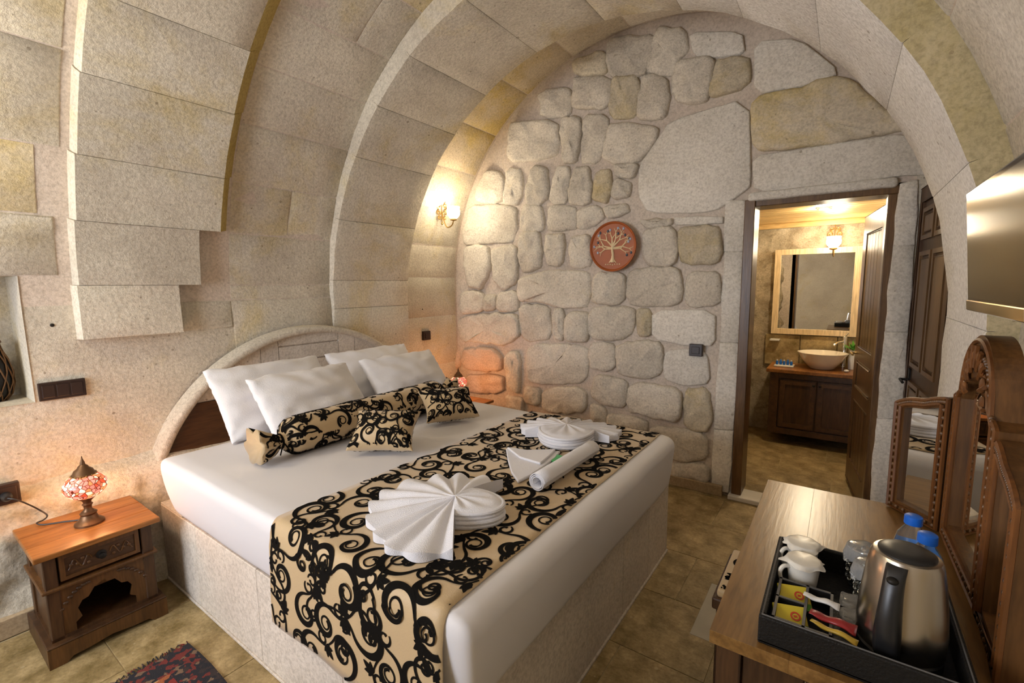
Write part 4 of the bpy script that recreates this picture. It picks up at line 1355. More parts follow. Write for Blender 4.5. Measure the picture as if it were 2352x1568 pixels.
# ---- nightstand (front faces +x)
NX0, NX1, NYA, NYB, NT = -2.765, -2.395, 0.282, 0.668, 0.46
ns = empty('nightstand', (-2.58, 0.475, 0.0), 'carved wooden nightstand with one drawer beside the kilim rug', 'nightstand', 'carved bedside nightstands')
for k in range(3):
    a = NX0 - 0.005 + k * 0.1285
    G().box(a, a + 0.128, NYA - 0.006, NYB + 0.004, NT - 0.022, NT, 0.004, 2).build('top_plank', M['wood_top'], ns)
x0, x1, y0, y1 = NX0 + 0.02, NX1 - 0.03, NYA + 0.02, NYB - 0.02
for (a, b) in ((x0, y0), (x1 - 0.04, y0), (x0, y1 - 0.04), (x1 - 0.04, y1 - 0.04)):
    G().box(a, a + 0.04, b, b + 0.04, 0.06, NT - 0.022, 0.003, 1).build('post', M['wood_dark'], ns)
for yy in (y0 + 0.008, y1 - 0.022):
    G().box(x0 + 0.04, x1 - 0.04, yy, yy + 0.014, 0.08, NT - 0.022).build('side_panel', M['wood_dark'], ns)
G().box(x0 + 0.005, x0 + 0.018, y0 + 0.03, y1 - 0.03, 0.08, NT - 0.03).build('back_panel', M['wood_dark'], ns)
G().box(x0, x1, y0, y1, 0.085, 0.098).build('bottom_shelf', M['wood_dark'], ns)
G().box(x0 - 0.002, x1 + 0.012, y0 - 0.012, y1 + 0.012, 0.292, 0.305, 0.004).build('waist_moulding', M['wood_mid'], ns)
dw = G().box(x1 - 0.02, x1 - 0.004, y0 + 0.045, y1 - 0.045, 0.318, 0.425, 0.003).build('drawer', M['wood_darkh'], ns)
G().ring([(x1 - 0.004, y0 + .047, .320), (x1 - 0.004, y1 - .047, .320), (x1 - 0.004, y1 - .047, .423), (x1 - 0.004, y0 + .047, .423)],
         [(x1 - 0.004, y0 + .062, .334), (x1 - 0.004, y1 - .062, .334), (x1 - 0.004, y1 - .062, .409), (x1 - 0.004, y0 + .062, .409)], (0.006, 0, 0)).build('drawer_moulding', M['wood_mid'], dw)
g = G(); g.lathe([(0.016, 0), (0.018, 0.004), (0.008, 0.008), (0.007, 0.016), (0.013, 0.022), (0.012, 0.028), (0.004, 0.031)], (x1 - 0.006, (y0 + y1) / 2, 0.372), 16, 'x')
g.build('knob', M['iron'], dw, True)
# carved vine on the drawer front
g = G()
for sg in (-1, 1):
    pts = []
    for t in lin(0, 1, 24):
        pts.append((x1 - 0.002, (y0 + y1) / 2 + sg * (0.028 + 0.075 * t), 0.372 + 0.018 * sin(t * 11)))
    g.tube(pts, 0.003, 5)
    for t in (0.15, 0.38, 0.6, 0.85):
        g.sphere((x1 - 0.002, (y0 + y1) / 2 + sg * (0.028 + 0.075 * t), 0.372 - 0.014 * sin(t * 11)), 0.007, 0.5, 1, 1, 8, 6)
tag(g.build('carving', M['wood_mid'], dw, True), kind='stuff')
# apron with ogee opening
pa = []
ya, yb = y0 + 0.04, y1 - 0.04
w = yb - ya
out = [(ya, 0.098), (ya, 0.292), (yb, 0.292), (yb, 0.098)]
inn = [(yb - 0.035, 0.098), (yb - 0.035, 0.13), (yb - 0.055, 0.145), (yb - 0.045, 0.185), (yb - 0.06, 0.21), (yb - 0.08, 0.215), (yb - 0.10, 0.245), (yb - 0.14, 0.25), ((ya + yb) / 2, 0.262)]
inn = inn + [(ya + yb - a, b) for a, b in inn[::-1][1:]]
G().poly([(x1 - 0.016, a, b) for a, b in out + inn], (0.012, 0, 0)).build('arched_apron', M['wood_mid'], ns)
g = G()
for sg in (-1, 1):
    for k in range(7):
        t = k / 6
        g.sphere((x1 - 0.003, (y0 + y1) / 2 + sg * (0.05 + 0.085 * t), 0.274 - 0.07 * t * t), 0.009, 0.5, 1, 0.8, 8, 6)
tag(g.build('carved_beads', M['wood_dark'], ns, True), kind='stuff')
# plinth with scalloped skirt
px0, px1, py0, py1 = NX0 + 0.005, NX1, NYA, NYB
sc_ = [(py0, 0.0), (py0, 0.078), (py1, 0.078), (py1, 0.0), (py1 - 0.05, 0.0), (py1 - 0.07, 0.018), (py1 - 0.12, 0.02), ((py0 + py1) / 2, 0.03), (py0 + 0.12, 0.02), (py0 + 0.07, 0.018), (py0 + 0.05, 0.0)]
G().poly([(px1 - 0.018, a, b) for a, b in sc_], (0.018, 0, 0)).build('plinth_front', M['wood_mid'], ns)
for yy in (py0, py1 - 0.016):
    G().box(px0, px1 - 0.018, yy, yy + 0.016, 0.0, 0.078, 0.002, 1).build('plinth_side', M['wood_dark'], ns)
G().box(px0, px1, py0, py1, 0.078, 0.086, 0.003).build('plinth_cap', M['wood_dark'], ns)
dup(ns, (-2.63, 2.935, 0.0), 'carved wooden nightstand between the bed and the rubble wall')

# ---- mosaic lamps
lm = empty('mosaic_lamp', (-2.575, 0.480, NT), 'lit mosaic glass lamp with bronze foot and plug cable on the near nightstand', 'lamp', 'mosaic bedside lamps')
lx, ly = -2.575, 0.480
g = G(); g.lathe([(0.0, 0), (0.050, 0), (0.050, 0.008), (0.044, 0.014), (0.032, 0.022), (0.026, 0.040), (0.030, 0.048), (0.022, 0.056)], (lx, ly, NT), 28)
g.build('base', M['bronze'], lm, True)
g = G(); g.lathe([(0.021, 0.054), (0.013, 0.066), (0.014, 0.080), (0.019, 0.086), (0.013, 0.092), (0.016, 0.102), (0.032, 0.116), (0.036, 0.122)], (lx, ly, NT), 28)
g.build('stem', M['bronze'], lm, True)
prf = [(0.034, 0.118)] + [(0.034 + 0.040 * sin(pi * t) ** 0.75, 0.118 + 0.10 * t) for t in lin(0.06, 0.94, 16)] + [(0.036, 0.218)]
g = G(); g.lathe(prf, (lx, ly, NT), 40, cap=False)
g.build('shade', M['mosaic'], lm, True)
g = G(); g.lathe([(0.040, 0.213), (0.042, 0.219), (0.036, 0.224), (0.032, 0.236), (0.020, 0.246), (0.016, 0.254), (0.009, 0.260), (0.008, 0.270), (0.003, 0.285), (0.0015, 0.296)], (lx, ly, NT), 28)
g.build('finial', M['bronze'], lm, True)
g = G()
for k in range(14):
    a = 2 * pi * k / 14
    g.sphere((lx + 0.041 * cos(a), ly + 0.041 * sin(a), NT + 0.217), 0.004, 1, 1, 1, 6, 5)
g.build('bead_trim', M['brass'], lm, True)
LAMP_W = 12.0
def bulb(root, dz, e, name='bulb', dx=0, dy=0, col=(1.0, 0.43, 0.17), r_=0.07):
    d = bpy.data.lights.new(name, 'POINT'); d.energy = e; d.color = col; d.shadow_soft_size = r_
    o = bpy.data.objects.new(name, d); COL.objects.link(o); o.parent = root; o.location = (dx, dy, dz)
    d.use_shadow = True
    return o
lamp2 = dup(lm, (-2.665, 2.935, NT), 'lit mosaic glass lamp on the nightstand by the rubble wall')
# the bulb's light leaves through the mosaic: a lamp of the shade's own size around it
bulb(lm, 0.168, LAMP_W, r_=0.085)
bulb(lamp2, 0.168, LAMP_W, r_=0.085)

# ---- wall sockets and switches
def plate_on_left(y0, y1, z0, z1, gangs, label, name, cat):
    zc = (z0 + z1) / 2
    x = lwx(zc) + (0.0 if z0 > 0.66 else 0.05)
    lz = (lwx(z0) - lwx(z1)) / (z1 - z0)
    root = empty(name, (x, (y0 + y1) / 2, zc), label, cat)
    G().box(x - 0.02, x + 0.014, y0, y1, z0, z1, 0.003).build('cover_plate', M['brownplastic'], root)
    wd = (y1 - y0 - 0.016) / gangs
    for k in range(gangs):
        G().box(x + 0.01, x + 0.018, y0 + 0.010 + k * wd, y0 + 0.006 + (k + 1) * wd, z0 + 0.012, z1 - 0.012, 0.003).build('rocker', M['brownplastic'], root)
    return root
plate_on_left(0.428, 0.588, 0.955, 1.037, 3, 'dark brown three-gang switch plate above the lamp', 'switch_plate', 'switch')
so = plate_on_left(0.235, 0.322, 0.555, 0.642, 1, 'brown wall socket with a plug in it beside the lamp', 'wall_socket', 'socket')
g = G(); xs = so.location.x
g.lathe([(0.018, 0.014), (0.018, 0.045), (0.010, 0.06)], (xs, 0.278, 0.595), 16, 'x')
g.build('plug', M['blackplastic'], so, True)
g = G()
cp = [(xs + 0.058, 0.278, 0.595), (xs + 0.075, 0.30, 0.585), (xs + 0.06, 0.335, 0.545), (xs + 0.045, 0.365, 0.505), (xs + 0.055, 0.385, 0.475), (xs + 0.08, 0.37, 0.468), (xs + 0.10, 0.345, 0.470), (xs + 0.13, 0.36, 0.4655), (xs + 0.17, 0.42, 0.4645), (-2.625, 0.47, 0.4645)]
def smooth_path(p, n=6):
    p = [Vector(q) for q in p]; o = []
    for i in range(len(p) - 1):
        a, b, c, d = p[max(i - 1, 0)], p[i], p[i + 1], p[min(i + 2, len(p) - 1)]
        for k in range(n):
            t = k / n
            o.append(0.5 * ((2 * b) + (c - a) * t + (2 * a - 5 * b + 4 * c - d) * t * t + (3 * b - a - 3 * c + d) * t ** 3))
    o.append(p[-1]); return o
g.tube(smooth_path(cp), 0.003, 6)
g.build('power_cable', M['cable'], lm, True)
def plate_single(x0, x1, y0, y1, z0, z1, face, label):
    root = empty('wall_switch', ((x0 + x1) / 2, (y0 + y1) / 2, (z0 + z1) / 2), label, 'switch')
    G().box(x0, x1, y0, y1, z0, z1, 0.003).build('cover_plate', M['brownplastic'], root)
    if face == 'y':
        G().box(x0 + .018, x1 - .018, y0 - 0.005, y0 + 0.004, z0 + .018, z1 - .018, 0.002).build('rocker', M['brownplastic'], root)
    else:
        G().box(x1 - 0.004, x1 + 0.005, y0 + .018, y1 - .018, z0 + .018, z1 - .018, 0.002).build('rocker', M['brownplastic'], root)
plate_single(-0.848, -0.762, YB - 0.052, YB - 0.020, 0.955, 1.038, 'y', 'square brown switch on the rubble wall beside the bathroom doorway')
xa = CE[0] - RE + 0.012
plate_single(xa - 0.01, xa + 0.016, 2.87, 2.955, 0.975, 1.055, 'x', 'square brown switch in the alcove behind the far nightstand')

# ---- sconces
def sconce(c, out, up_len, label, energy, globe_r=0.055):
    """c wall point, out = unit vector away from the wall (horizontal)"""
    c = Vector(c); o_ = Vector(out).normalized(); s_ = Vector((0, 0, 1)).cross(o_).normalized(); z_ = Vector((0, 0, 1))
    root = empty('wall_sconce', tuple(c), label, 'wall lamp', 'brass wall sconces')
    def spiral(cu, cz, r_, a0, turns, d):
        pts = []
        for t in lin(0, 1, 22):
            a = a0 + d * turns * 2 * pi * t
            rr_ = r_ * (1 - 0.75 * t)
            pts.append(c + s_ * (cu + rr_ * cos(a)) + z_ * (cz + rr_ * sin(a)) + o_ * 0.012)
        return pts
    g = G()
    L_ = up_len
    for sg in (-1, 1):
        for (cu, cz, r_, a0, d) in ((0.030, 0.055, 0.026, -pi / 2, 1), (0.026, 0.0, 0.024, pi / 2, -1), (0.020, 0.10, 0.019, -pi / 2, 1), (0.022, -0.045, 0.018, pi / 2, -1)):
            pts = spiral(cu, cz, r_, a0, 1.3, d)
            if sg < 0: pts = [p - s_ * 2 * ((p - c).dot(s_)) for p in pts]
            g.tube(pts, 0.0052, 6)
    g.tube([c + z_ * (-0.085) + o_ * .012, c + z_ * 0.14 + o_ * .012], [0.004, 0.004], 6)
    g.sphere(c + z_ * 0.15 + o_ * .012, 0.010, 1, 1, 1.3, 10, 8)
    g.sphere(c + z_ * -0.092 + o_ * .012, 0.009, 1, 1, 1.4, 10, 8)
    g.build('backplate', M['brass'], root, True)
    g = G()
    tip = c + o_ * 0.20 + z_ * (-0.085)
    arm = smooth_path([c + o_ * 0.01, c + o_ * 0.03 + z_ * -0.05, c + o_ * 0.09 + z_ * -0.13, c + o_ * 0.17 + z_ * -0.125, tip])
    g.tube(arm, 0.0055, 8)
    g.lathe([(0.012, -0.006), (0.030, 0.0), (0.026, 0.010), (0.016, 0.014)], tuple(tip), 18)
    g.build('arm', M['brass'], root, True)
    g = G()
    g.lathe([(0.018, 0.008), (0.034, 0.020), (globe_r * .95, 0.045), (globe_r, 0.070), (globe_r * .92, 0.092), (globe_r * .98, 0.108)], tuple(tip), 24, cap=False)
    g.sphere(tip + z_ * 0.055, globe_r * 0.80, 1, 1, 1.0, 16, 10)
    g.build('glass_shade', M['globe'], root, True)
    l = tip + z_ * 0.06 - c
    bulb(root, l.z, energy, 'bulb', l.x, l.y, (1.0, 0.87, 0.66), 0.075)
    return root
def xE(z): return CE[0] - sqrt(RE * RE - (z - CE[1]) ** 2)
def xC(z): return CC[0] - sqrt(RC * RC - (z - CC[1]) ** 2)
sconce((xE(2.10) + 0.012, 3.03, 2.085), (0.9, -0.25, 0), 0.1, 'lit brass scroll sconce in the alcove above the far nightstand', 13.0)
sconce((xC(2.10) + 0.02, -0.22, 2.08), (1, 0.0, 0), 0.1, 'assumed lit brass scroll sconce on the wall above the niche', 40.0)  # assumed sconce out of view, for the bright wall left of the slab
sconce((-0.10, BY - 0.03, 1.815), (0, -1, 0), 0.1, 'lit brass sconce above the bathroom mirror', 11.0)

# ---- terracotta plate with a tree
pc = Vector((-1.412, YB - 0.062, 1.726)); PR = 0.183
pl = empty('wall_plate', tuple(pc - Vector((0, 0, PR))), 'round terracotta plate with a raised cream tree on the rubble wall', 'wall plate')
def disc(profile, name, mat, par):
    g = G(); g.lathe([(r_, -h) for r_, h in profile], tuple(pc), 64, 'y'); return g.build(name, mat, par, True)
disc([(0.02, -0.02), (PR * .75, -0.018), (PR * .97, 0.0), (PR, 0.010), (PR * .985, 0.018), (PR * .95, 0.016), (PR * .90, 0.004), (PR * .5, 0.001), (0.002, 0.001)], 'dish', M['terracotta'], pl)
g = G(); fr = pc.y - 0.004
def tp2(x, z): return (pc.x + x, fr, pc.z + z)
g.tube([tp2(0.0, -0.115), tp2(0.002, -0.06), tp2(-0.004, -0.02), tp2(0.0, 0.01)], [0.016, 0.010, 0.010, 0.009], 8)
for sg in (-1, 1): g.tube([tp2(sg * .028, -0.118), tp2(sg * 0.012, -0.10), tp2(0, -0.07)], [0.003, 0.006, 0.006], 6)
rt = random.Random(5)
tips = []
def branch(x, z, a, ln, w, dep):
    pts = []; n = 6
    k = rt.uniform(-4, 4)
    for i in range(n + 1):
        pts.append(tp2(x, z))
        if i < n:
            x += cos(a) * ln / n; z += sin(a) * ln / n; a += k * ln / n
            rr_ = math.hypot(x, z)
            if rr_ > PR * 0.84:
                x *= PR * .84 / rr_; z *= PR * .84 / rr_
    g.tube(pts, [w * (1 - .5 * i / n) for i in range(n + 1)], 6)
    if dep > 0:
        for s2 in (-1, 1):
            branch(x, z, a + s2 * rt.uniform(.35, .7), ln * rt.uniform(.62, .8), w * .6, dep - 1)
    else: tips.append((x, z))
for a, ln in ((0.12, .075), (0.62, .070), (1.15, .062), (1.75, .060), (2.35, .066), (2.95, .075), (-0.10, .06), (3.25, .06)):
    branch(0, 0.0 if a > .3 and a < 2.8 else -0.012, a, ln, 0.0088, 2)
g.build('tree', M['cream'], pl, True)
g = G(); g2 = G()
for i, (x, z) in enumerate(tips[::2]):
    (g if i % 2 else g2).sphere((pc.x + x * .97, fr - 0.001, pc.z + z * .97), 0.0085, 1, .6, 1.25, 8, 6)
g.build('blue_leaves', M['bluebead'], pl, True); g2.build('dark_leaves', M['tealbead'], pl, True)
g = G()
for k in range(7):
    g.sphere((pc.x - 0.054 + 0.018 * k, fr - 0.0, pc.z - 0.128 - 0.004 * (k == 3)), 0.0052, 1, .6, 1, 8, 6)
g.build('dots', M['cream'], pl, True)

# ---- rug
rug = empty('kilim_rug', (-1.50, 0.17, 0.0), 'dark red and black patterned kilim rug beside the bed', 'rug')
vv, ff = rbox(-2.10, -0.90, -0.30, 0.645, 0.0015, 0.009, (0.003, 0.003, 0.003), 16, lambda p: Vector((p.x + 0.008 * sin(p.y * 8), p.y + 0.006 * sin(p.x * 9), p.z + 0.003 * max(0, nz(p.x * 4, p.y * 4, 3)) * (p.z > .005))))
mk('weave', vv, ff, M['kilim'], rug, True)
g = G(); rf = random.Random(2)
for k in range(120):
    yy = -0.29 + k * 0.93 / 119
    x = -2.10 + 0.008 * sin(yy * 8)
    g.tube([(x + .004, yy, 0.006), (x - 0.012, yy + rf.uniform(-.006, .006), 0.004), (x - rf.uniform(.022, .034), yy + rf.uniform(-.01, .01), 0.003)], 0.0022, 4)
tag(g.build('fringe', M['kilim'], rug), kind='stuff')

# ---- niche ornament
orn = empty('lattice_vase', (-3.10, 0.315, NZ0), 'dark pierced metal vase standing in the wall niche', 'vase')
g = G(); oc = (-3.10, 0.315, NZ0)
vp_ = [(0.035, 0.0), (0.055, 0.03), (0.066, 0.08), (0.066, 0.13), (0.054, 0.19), (0.038, 0.235), (0.034, 0.26)]
g.lathe(vp_, oc, 18, cap=False); g.build('body', M['iron'], orn, True)
g = G()
for k in range(12):
    for d in (-1, 1):
        pts = []
        for i, (r_, h) in enumerate(vp_):
            a = 2 * pi * k / 12 + d * i * .22
            pts.append((oc[0] + (r_ + .004) * cos(a), oc[1] + (r_ + .004) * sin(a), oc[2] + h))
        g.tube(pts, 0.003, 5)
g.build('lattice', M['bronze'], orn, True)
g = G(); g.lathe([(0.036, 0.256), (0.046, 0.266), (0.044, 0.274), (0.03, 0.27)], oc, 18); g.build('lip', M['bronze'], orn, True)

# ---- television on an arm
TVX, TY0, TY1, TZ0, TZ1 = 0.252, 1.165, 1.675, 1.372, 1.672
tv = empty('television', (TVX + 0.05, (TY0 + TY1) / 2, TZ0), 'flat black television on a bracket above the carved mirror', 'television')
tl = Matrix.Translation((TVX, (TY0 + TY1) / 2, (TZ0 + TZ1) / 2)) @ Matrix.Rotation(R_(-5), 4, 'Y') @ Matrix.Translation((-TVX, -(TY0 + TY1) / 2, -(TZ0 + TZ1) / 2))
G().box(TVX, TVX + 0.04, TY0, TY1, TZ0, TZ1, 0.004, 2, tl).build('housing', M['gloss'], tv)
G().box(TVX - 0.0015, TVX + 0.002, TY0 + 0.016, TY1 - 0.014, TZ0 + 0.034, TZ1 - 0.014, 0, 1, tl).build('screen', M['screen'], tv)
G().box(TVX - 0.004, TVX + 0.002, TY0 + 0.02, TY1 - 0.004, TZ0 + 0.002, TZ0 + 0.028, 0.002, 1, tl).build('lower_trim', M['chrome'], tv)
G().box(TVX + 0.03, 0.385, 1.36, 1.46, 1.47, 1.57, 0.004).build('bracket', M['iron'], tv)

# ---- desk
DX0, DX1, DYA, DYB, DT = -0.182, 0.375, 0.938, 1.828, 0.75
dk = empty('desk', (0.09, 1.38, 0.0), 'wooden desk with a plank top carrying the tray and mirror', 'desk')
for k in range(4):
    a = DX0 + k * (DX1 - DX0) / 4
    G().box(a, a + (DX1 - DX0) / 4, DYA, DYB, DT - 0.028, DT, 0.0004, 1).build('top_plank', M['wood_desk'], dk)
for (a, b) in ((DX0 + 0.012, DYA + 0.012), (DX1 - 0.06, DYA + 0.012), (DX0 + 0.012, DYB - 0.06), (DX1 - 0.06, DYB - 0.06)):
    G().box(a, a + 0.045, b, b + 0.045, 0.0, DT - 0.028, 0.003, 1).build('leg', M['wood_dark'], dk)
for k in range(4):
    a = DX0 + 0.057 + k * 0.1095
    G().box(a + .001, a + 0.1085, DYA + 0.022, DYA + 0.040, 0.06, DT - 0.028, 0.003, 1).build('side_board', M['wood_dark'], dk)
    G().box(a + .001, a + 0.1085, DYB - 0.042, DYB - 0.024, 0.06, DT - 0.028, 0.003, 1).build('side_board', M['wood_dark'], dk)
G().box(DX1 - 0.035, DX1 - 0.02, DYA + 0.05, DYB - 0.05, 0.2, DT - 0.028).build('back_board', M['wood_dark'], dk)
dwr = G().box(DX0 + 0.018, DX0 + 0.034, DYA + 0.06, DYB - 0.06, DT - 0.13, DT - 0.032, 0.003).build('drawer_front', M['wood_darkh'], dk)
g = G(); g.lathe([(0.006, 0.0), (0.006, -0.015), (0.013, -0.022), (0.004, -0.028)], (DX0 + 0.018, 1.38, DT - 0.08), 14, 'x'); g.build('knob', M['brass'], dwr, True)

# ---- stool with scroll fabric
st = empty('stool', (-0.10, 1.665, 0.0), 'dark wooden stool with beige scroll fabric pushed under the desk', 'stool')
sx0, sx1, sy0, sy1 = -0.292, 0.10, 1.515, 1.822
for a in (sx0 + .012, sx1 - .047):
    for b in (sy0 + .012, sy1 - .047):
        G().box(a, a + 0.035, b, b + 0.035, 0.0, 0.40, 0.003, 1).build('leg', M['wood_dark'], st)
G().box(sx0, sx1, sy0, sy1, 0.395, 0.435, 0.006).build('seat_frame', M['wood_dark'], st)
vv, ff = rbox(sx0 + .012, sx1 - .012, sy0 + .012, sy1 - .012, 0.433, 0.462, (.008, .008, .010), 12)
seat = mk('seat_pad', vv, ff, M['beige'], st, True)
flock('scroll_print', scrolls(0.366, 0.275, 0.11, 21, 0.8), lambda u, v: Vector((sx0 + .018 + u, sy0 + .016 + v, 0.4622)), 0.366, 0.275, seat, 0.0008)

# ---- triple mirror on the desk
mr_ = empty('dressing_mirror', (0.285, 1.49, DT), 'carved wooden three-part dressing mirror with an arched centre on the desk', 'mirror')
def mirror_panel(A, B, topf, thick, border, name, arch_in=None, n=26, bot=DT + 0.004):
    """A,B: base ends (x,y); topf(t) outer top height; returns frame object"""
    A = Vector((A[0], A[1], 0)); B = Vector((B[0], B[1], 0))
    d = (B - A); Lm = d.length; d.normalize()
    nrm = Vector((-d.y, d.x, 0))
    if nrm.x > 0 and abs(nrm.x) > .2: nrm = -nrm
    back = -nrm * thick
    ts = lin(0, 1, n)
    outer = [A + d * (Lm * t) + Vector((0, 0, topf(t))) for t in ts]
    outer = [A + Vector((0, 0, bot))] + outer + [B + Vector((0, 0, bot))]
    bt = border / Lm
    inf = arch_in or (lambda t: topf(t) - border)
    inner = [A + d * (Lm * (bt + t * (1 - 2 * bt))) + Vector((0, 0, inf(bt + t * (1 - 2 * bt)))) for t in ts]
    inner = [A + d * border + Vector((0, 0, bot + border))] + inner + [B - d * border + Vector((0, 0, bot + border))]
    fr_ = G().ring(outer, inner, back).build(name, M['wood_mid'], mr_)
    # bead moulding round the glass
    g = G()
    mid = [o_ * .35 + i_ * .65 + nrm * 0.003 for o_, i_ in zip(outer, inner)]
    g.tube(mid, 0.0055, 6, True)
    mid2 = [o_ * .88 + i_ * .12 + nrm * 0.002 for o_, i_ in zip(outer, inner)]
    g.tube(mid2, 0.006, 6, True)
    g.build('moulding', M['wood_red'], fr_, True)
    g = G()
    cnt = 0
    tot = sum((mid[i + 1] - mid[i]).length for i in range(len(mid) - 1))
    for i in range(len(mid)):
        p, q = mid[i], mid[(i + 1) % len(mid)]
        m_ = max(1, int((q - p).length / 0.02))
        for k in range(m_):
            w_ = (o_ := (outer[i] * (1 - k / m_) + outer[(i + 1) % len(mid)] * (k / m_))) * .6 + (inner[i] * (1 - k / m_) + inner[(i + 1) % len(mid)] * (k / m_)) * .4
            g.sphere(w_ + nrm * 0.003, 0.0055, 1, 1, 1.3, 6, 5)
    tag(g.build('carved_beads', M['wood_mid'], fr_, True), kind='stuff')
    gl = G().poly([p - nrm * 0.012 for p in inner], -nrm * 0.004).build('mirror_glass', M['mirror'], fr_)
    G().poly([p - nrm * (thick - 0.003) for p in inner], -nrm * 0.006).build('back_board', M['wood_dark'], fr_)
    return fr_, nrm
# far wing
def swoop(hi, lo):
    return lambda t: lo + (hi - lo) * (t * t * (3 - 2 * t)) + 0.018 * sin(pi * min(1, t * 1.7)) * (1 - t)
mirror_panel((0.150, 1.812), (0.252, 1.684), swoop(1.135, 1.085), 0.032, 0.030, 'wing_frame')
# centre with arched crest
def crest(t):
    e = abs(t - 0.5) * 2
    if e > 0.72: return 1.150 + 0.012 * (1 - (e - .72) / .28)
    return 1.175 + 0.150 * sqrt(max(0, 1 - (e / 0.72) ** 2)) ** 0.9
def crest_in(t):
    e = abs(t - 0.5) * 2
    return 1.10 + 0.125 * sqrt(max(0, 1 - (e / 0.80) ** 2)) if e < 0.8 else 1.10
fc, nrm = mirror_panel((0.262, 1.676), (0.268, 1.292), crest, 0.046, 0.050, 'centre_frame', crest_in, 40)
g = G()
for k in range(9):
    a = pi * (k + .5) / 9
    y_ = 1.484 + 0.095 * cos(a); z_ = 1.165 + 0.115 * sin(a)
    g.sphere((0.258, y_, z_), 0.016, .4, 1, 1.1, 8, 6)
    g.tube([(0.257, 1.484 + 0.07 * cos(a), 1.165 + .085 * sin(a)), (0.256, 1.484 + 0.118 * cos(a + .1), 1.165 + .138 * sin(a + .1))], 0.005, 5)
g.build('crest_carving', M['wood_red'], fc, True)
# near wing, opened flat
mirror_panel((0.268, 1.288), (0.258, 1.075), (lambda t: swoop(1.135, 1.075)(1 - t)), 0.036, 0.032, 'wing_frame')

# ---- tray
TX0, TX1, TYA, TYB, TZ = -0.098, 0.215, 0.955, 1.305, DT
tr = empty('tray', (0.06, 1.13, DT), 'black leather hospitality tray with compartments on the desk', 'tray')
G().box(TX0, TX1, TYA, TYB, TZ, TZ + 0.010, 0.003).build('base', M['leather'], tr)
for (a, b, c_, d_) in ((TX0, TX1, TYA, TYA + .012), (TX0, TX1, TYB - .012, TYB), (TX0, TX0 + .012, TYA + .012, TYB - .012), (TX1 - .012, TX1, TYA + .012, TYB - .012)):
    w_ = G().box(a, b, c_, d_, TZ + 0.002, TZ + 0.058, 0.003).build('rim', M['leather'], tr)
g = G()
g.tube([(TX0 + .006, TYA + .006, TZ + .058), (TX1 - .006, TYA + .006, TZ + .058), (TX1 - .006, TYB - .006, TZ + .058), (TX0 + .006, TYB - .006, TZ + .058)], 0.0022, 5, True)
g.build('stitching', M['stitch'], tr)
ix0, ix1, iy0, iy1 = TX0 + .020, TX0 + .118, TYA + .020, 1.125
for (a, b, c_, d_) in ((ix0, ix0 + .005, iy0, iy1), (ix1 - .005, ix1, iy0, iy1), (ix0, ix1, iy1 - .005, iy1), (ix0, ix1, iy0, iy0 + .005), (ix0 + .050, ix0 + .055, iy0, iy1), (ix0, ix0 + .05, (iy0 + iy1) / 2, (iy0 + iy1) / 2 + .005)):
    dv = G().box(a, b, c_, d_, TZ + .008, TZ + .050, 0.001, 1).build('divider', M['leather'], tr)
    g = G()
    if b - a < 0.01: g.box(a, b, c_, d_, TZ + .050, TZ + .0515)
    else: g.box(a, b, c_, d_, TZ + .050, TZ + .0515)
    g.build('divider_edge', M['stitch'], dv)
def sachet(c, rz, tilt, w_, h_, mat, label, name, cat='sachet', print_=None, group=None, thick=0.003):
    Mx = Matrix.Translation(Vector(c)) @ Matrix.Rotation(rz, 4, 'Z') @ Matrix.Rotation(tilt, 4, 'X')
    o = empty(name, c, label, cat, group)
    if print_:
        G().box(-w_ / 2, w_ / 2, -h_ / 2, h_ / 2, 0, thick, 0.0012, 1, Mx).build('packet', mat, o)
    else:
        V, F = [], []
        for i, t in enumerate(lin(-1, 1, 14)):
            flat = max(0.08, (1 - abs(t) ** 4))
            tw = 0.25 * t
            for k in range(10):
                a = 2 * pi * k / 10
                yy = cos(a) * h_ / 2 * (0.72 + 0.28 * abs(t)) * (1 + .08 * sin(t * 9)); zz = sin(a) * thick * 0.75 * flat
                V.append(Mx @ Vector((t * w_ / 2, yy * cos(tw) - zz * sin(tw), thick * .75 + yy * sin(tw) + zz + .002 * sin(t * 5))))
        for i in range(14):
            for k in range(10):
                F.append((i * 10 + k, i * 10 + (k + 1) % 10, (i + 1) * 10 + (k + 1) % 10, (i + 1) * 10 + k))
        F.append(list(range(10))[::-1]); F.append([140 + k for k in range(10)])
        mk('packet', V, F, mat, o, True)
    if print_:
        G().box(-w_ / 2 + .001, w_ / 2 - .001, -h_ / 2, -h_ / 2 + h_ * .28, thick, thick + .0006, 0, 1, Mx).build('green_band', M['greenpack'], o)
        G().box(-w_ / 2, w_ / 2, -h_ / 2 + .001, h_ / 2 - .001, -.0006, 0, 0, 1, Mx).build('green_back', M['greenpack'], o)
        g = G()
        g.ring([Mx @ Vector((.009 + .009 * cos(2 * pi * k / 20), .004 + .009 * sin(2 * pi * k / 20), thick + .0004)) for k in range(20)],
               [Mx @ Vector((.009 + .006 * cos(2 * pi * k / 20), .004 + .006 * sin(2 * pi * k / 20), thick + .0004)) for k in range(20)], Mx.to_3x3() @ Vector((0, 0, .0006)))
        g.box(.006, .012, .002, .006, thick + .0003, thick + .0009, 0, 1, Mx)
        g.build('red_emblem', M['redprint'], o)
    return o
sachet((-0.047, 1.088, TZ + 0.036), R_(18), R_(28), 0.058, 0.052, M['yellowpack'], 'yellow and green tea sachet in the divider cell beside the cups', 'tea_sachet', print_=True, group='tea sachets')
sachet((-0.048, 1.012, TZ + 0.036), R_(18), R_(28), 0.058, 0.052, M['yellowpack'], 'yellow and green tea sachet in the divider cell at the tray corner', 'tea_sachet', print_=True, group='tea sachets')
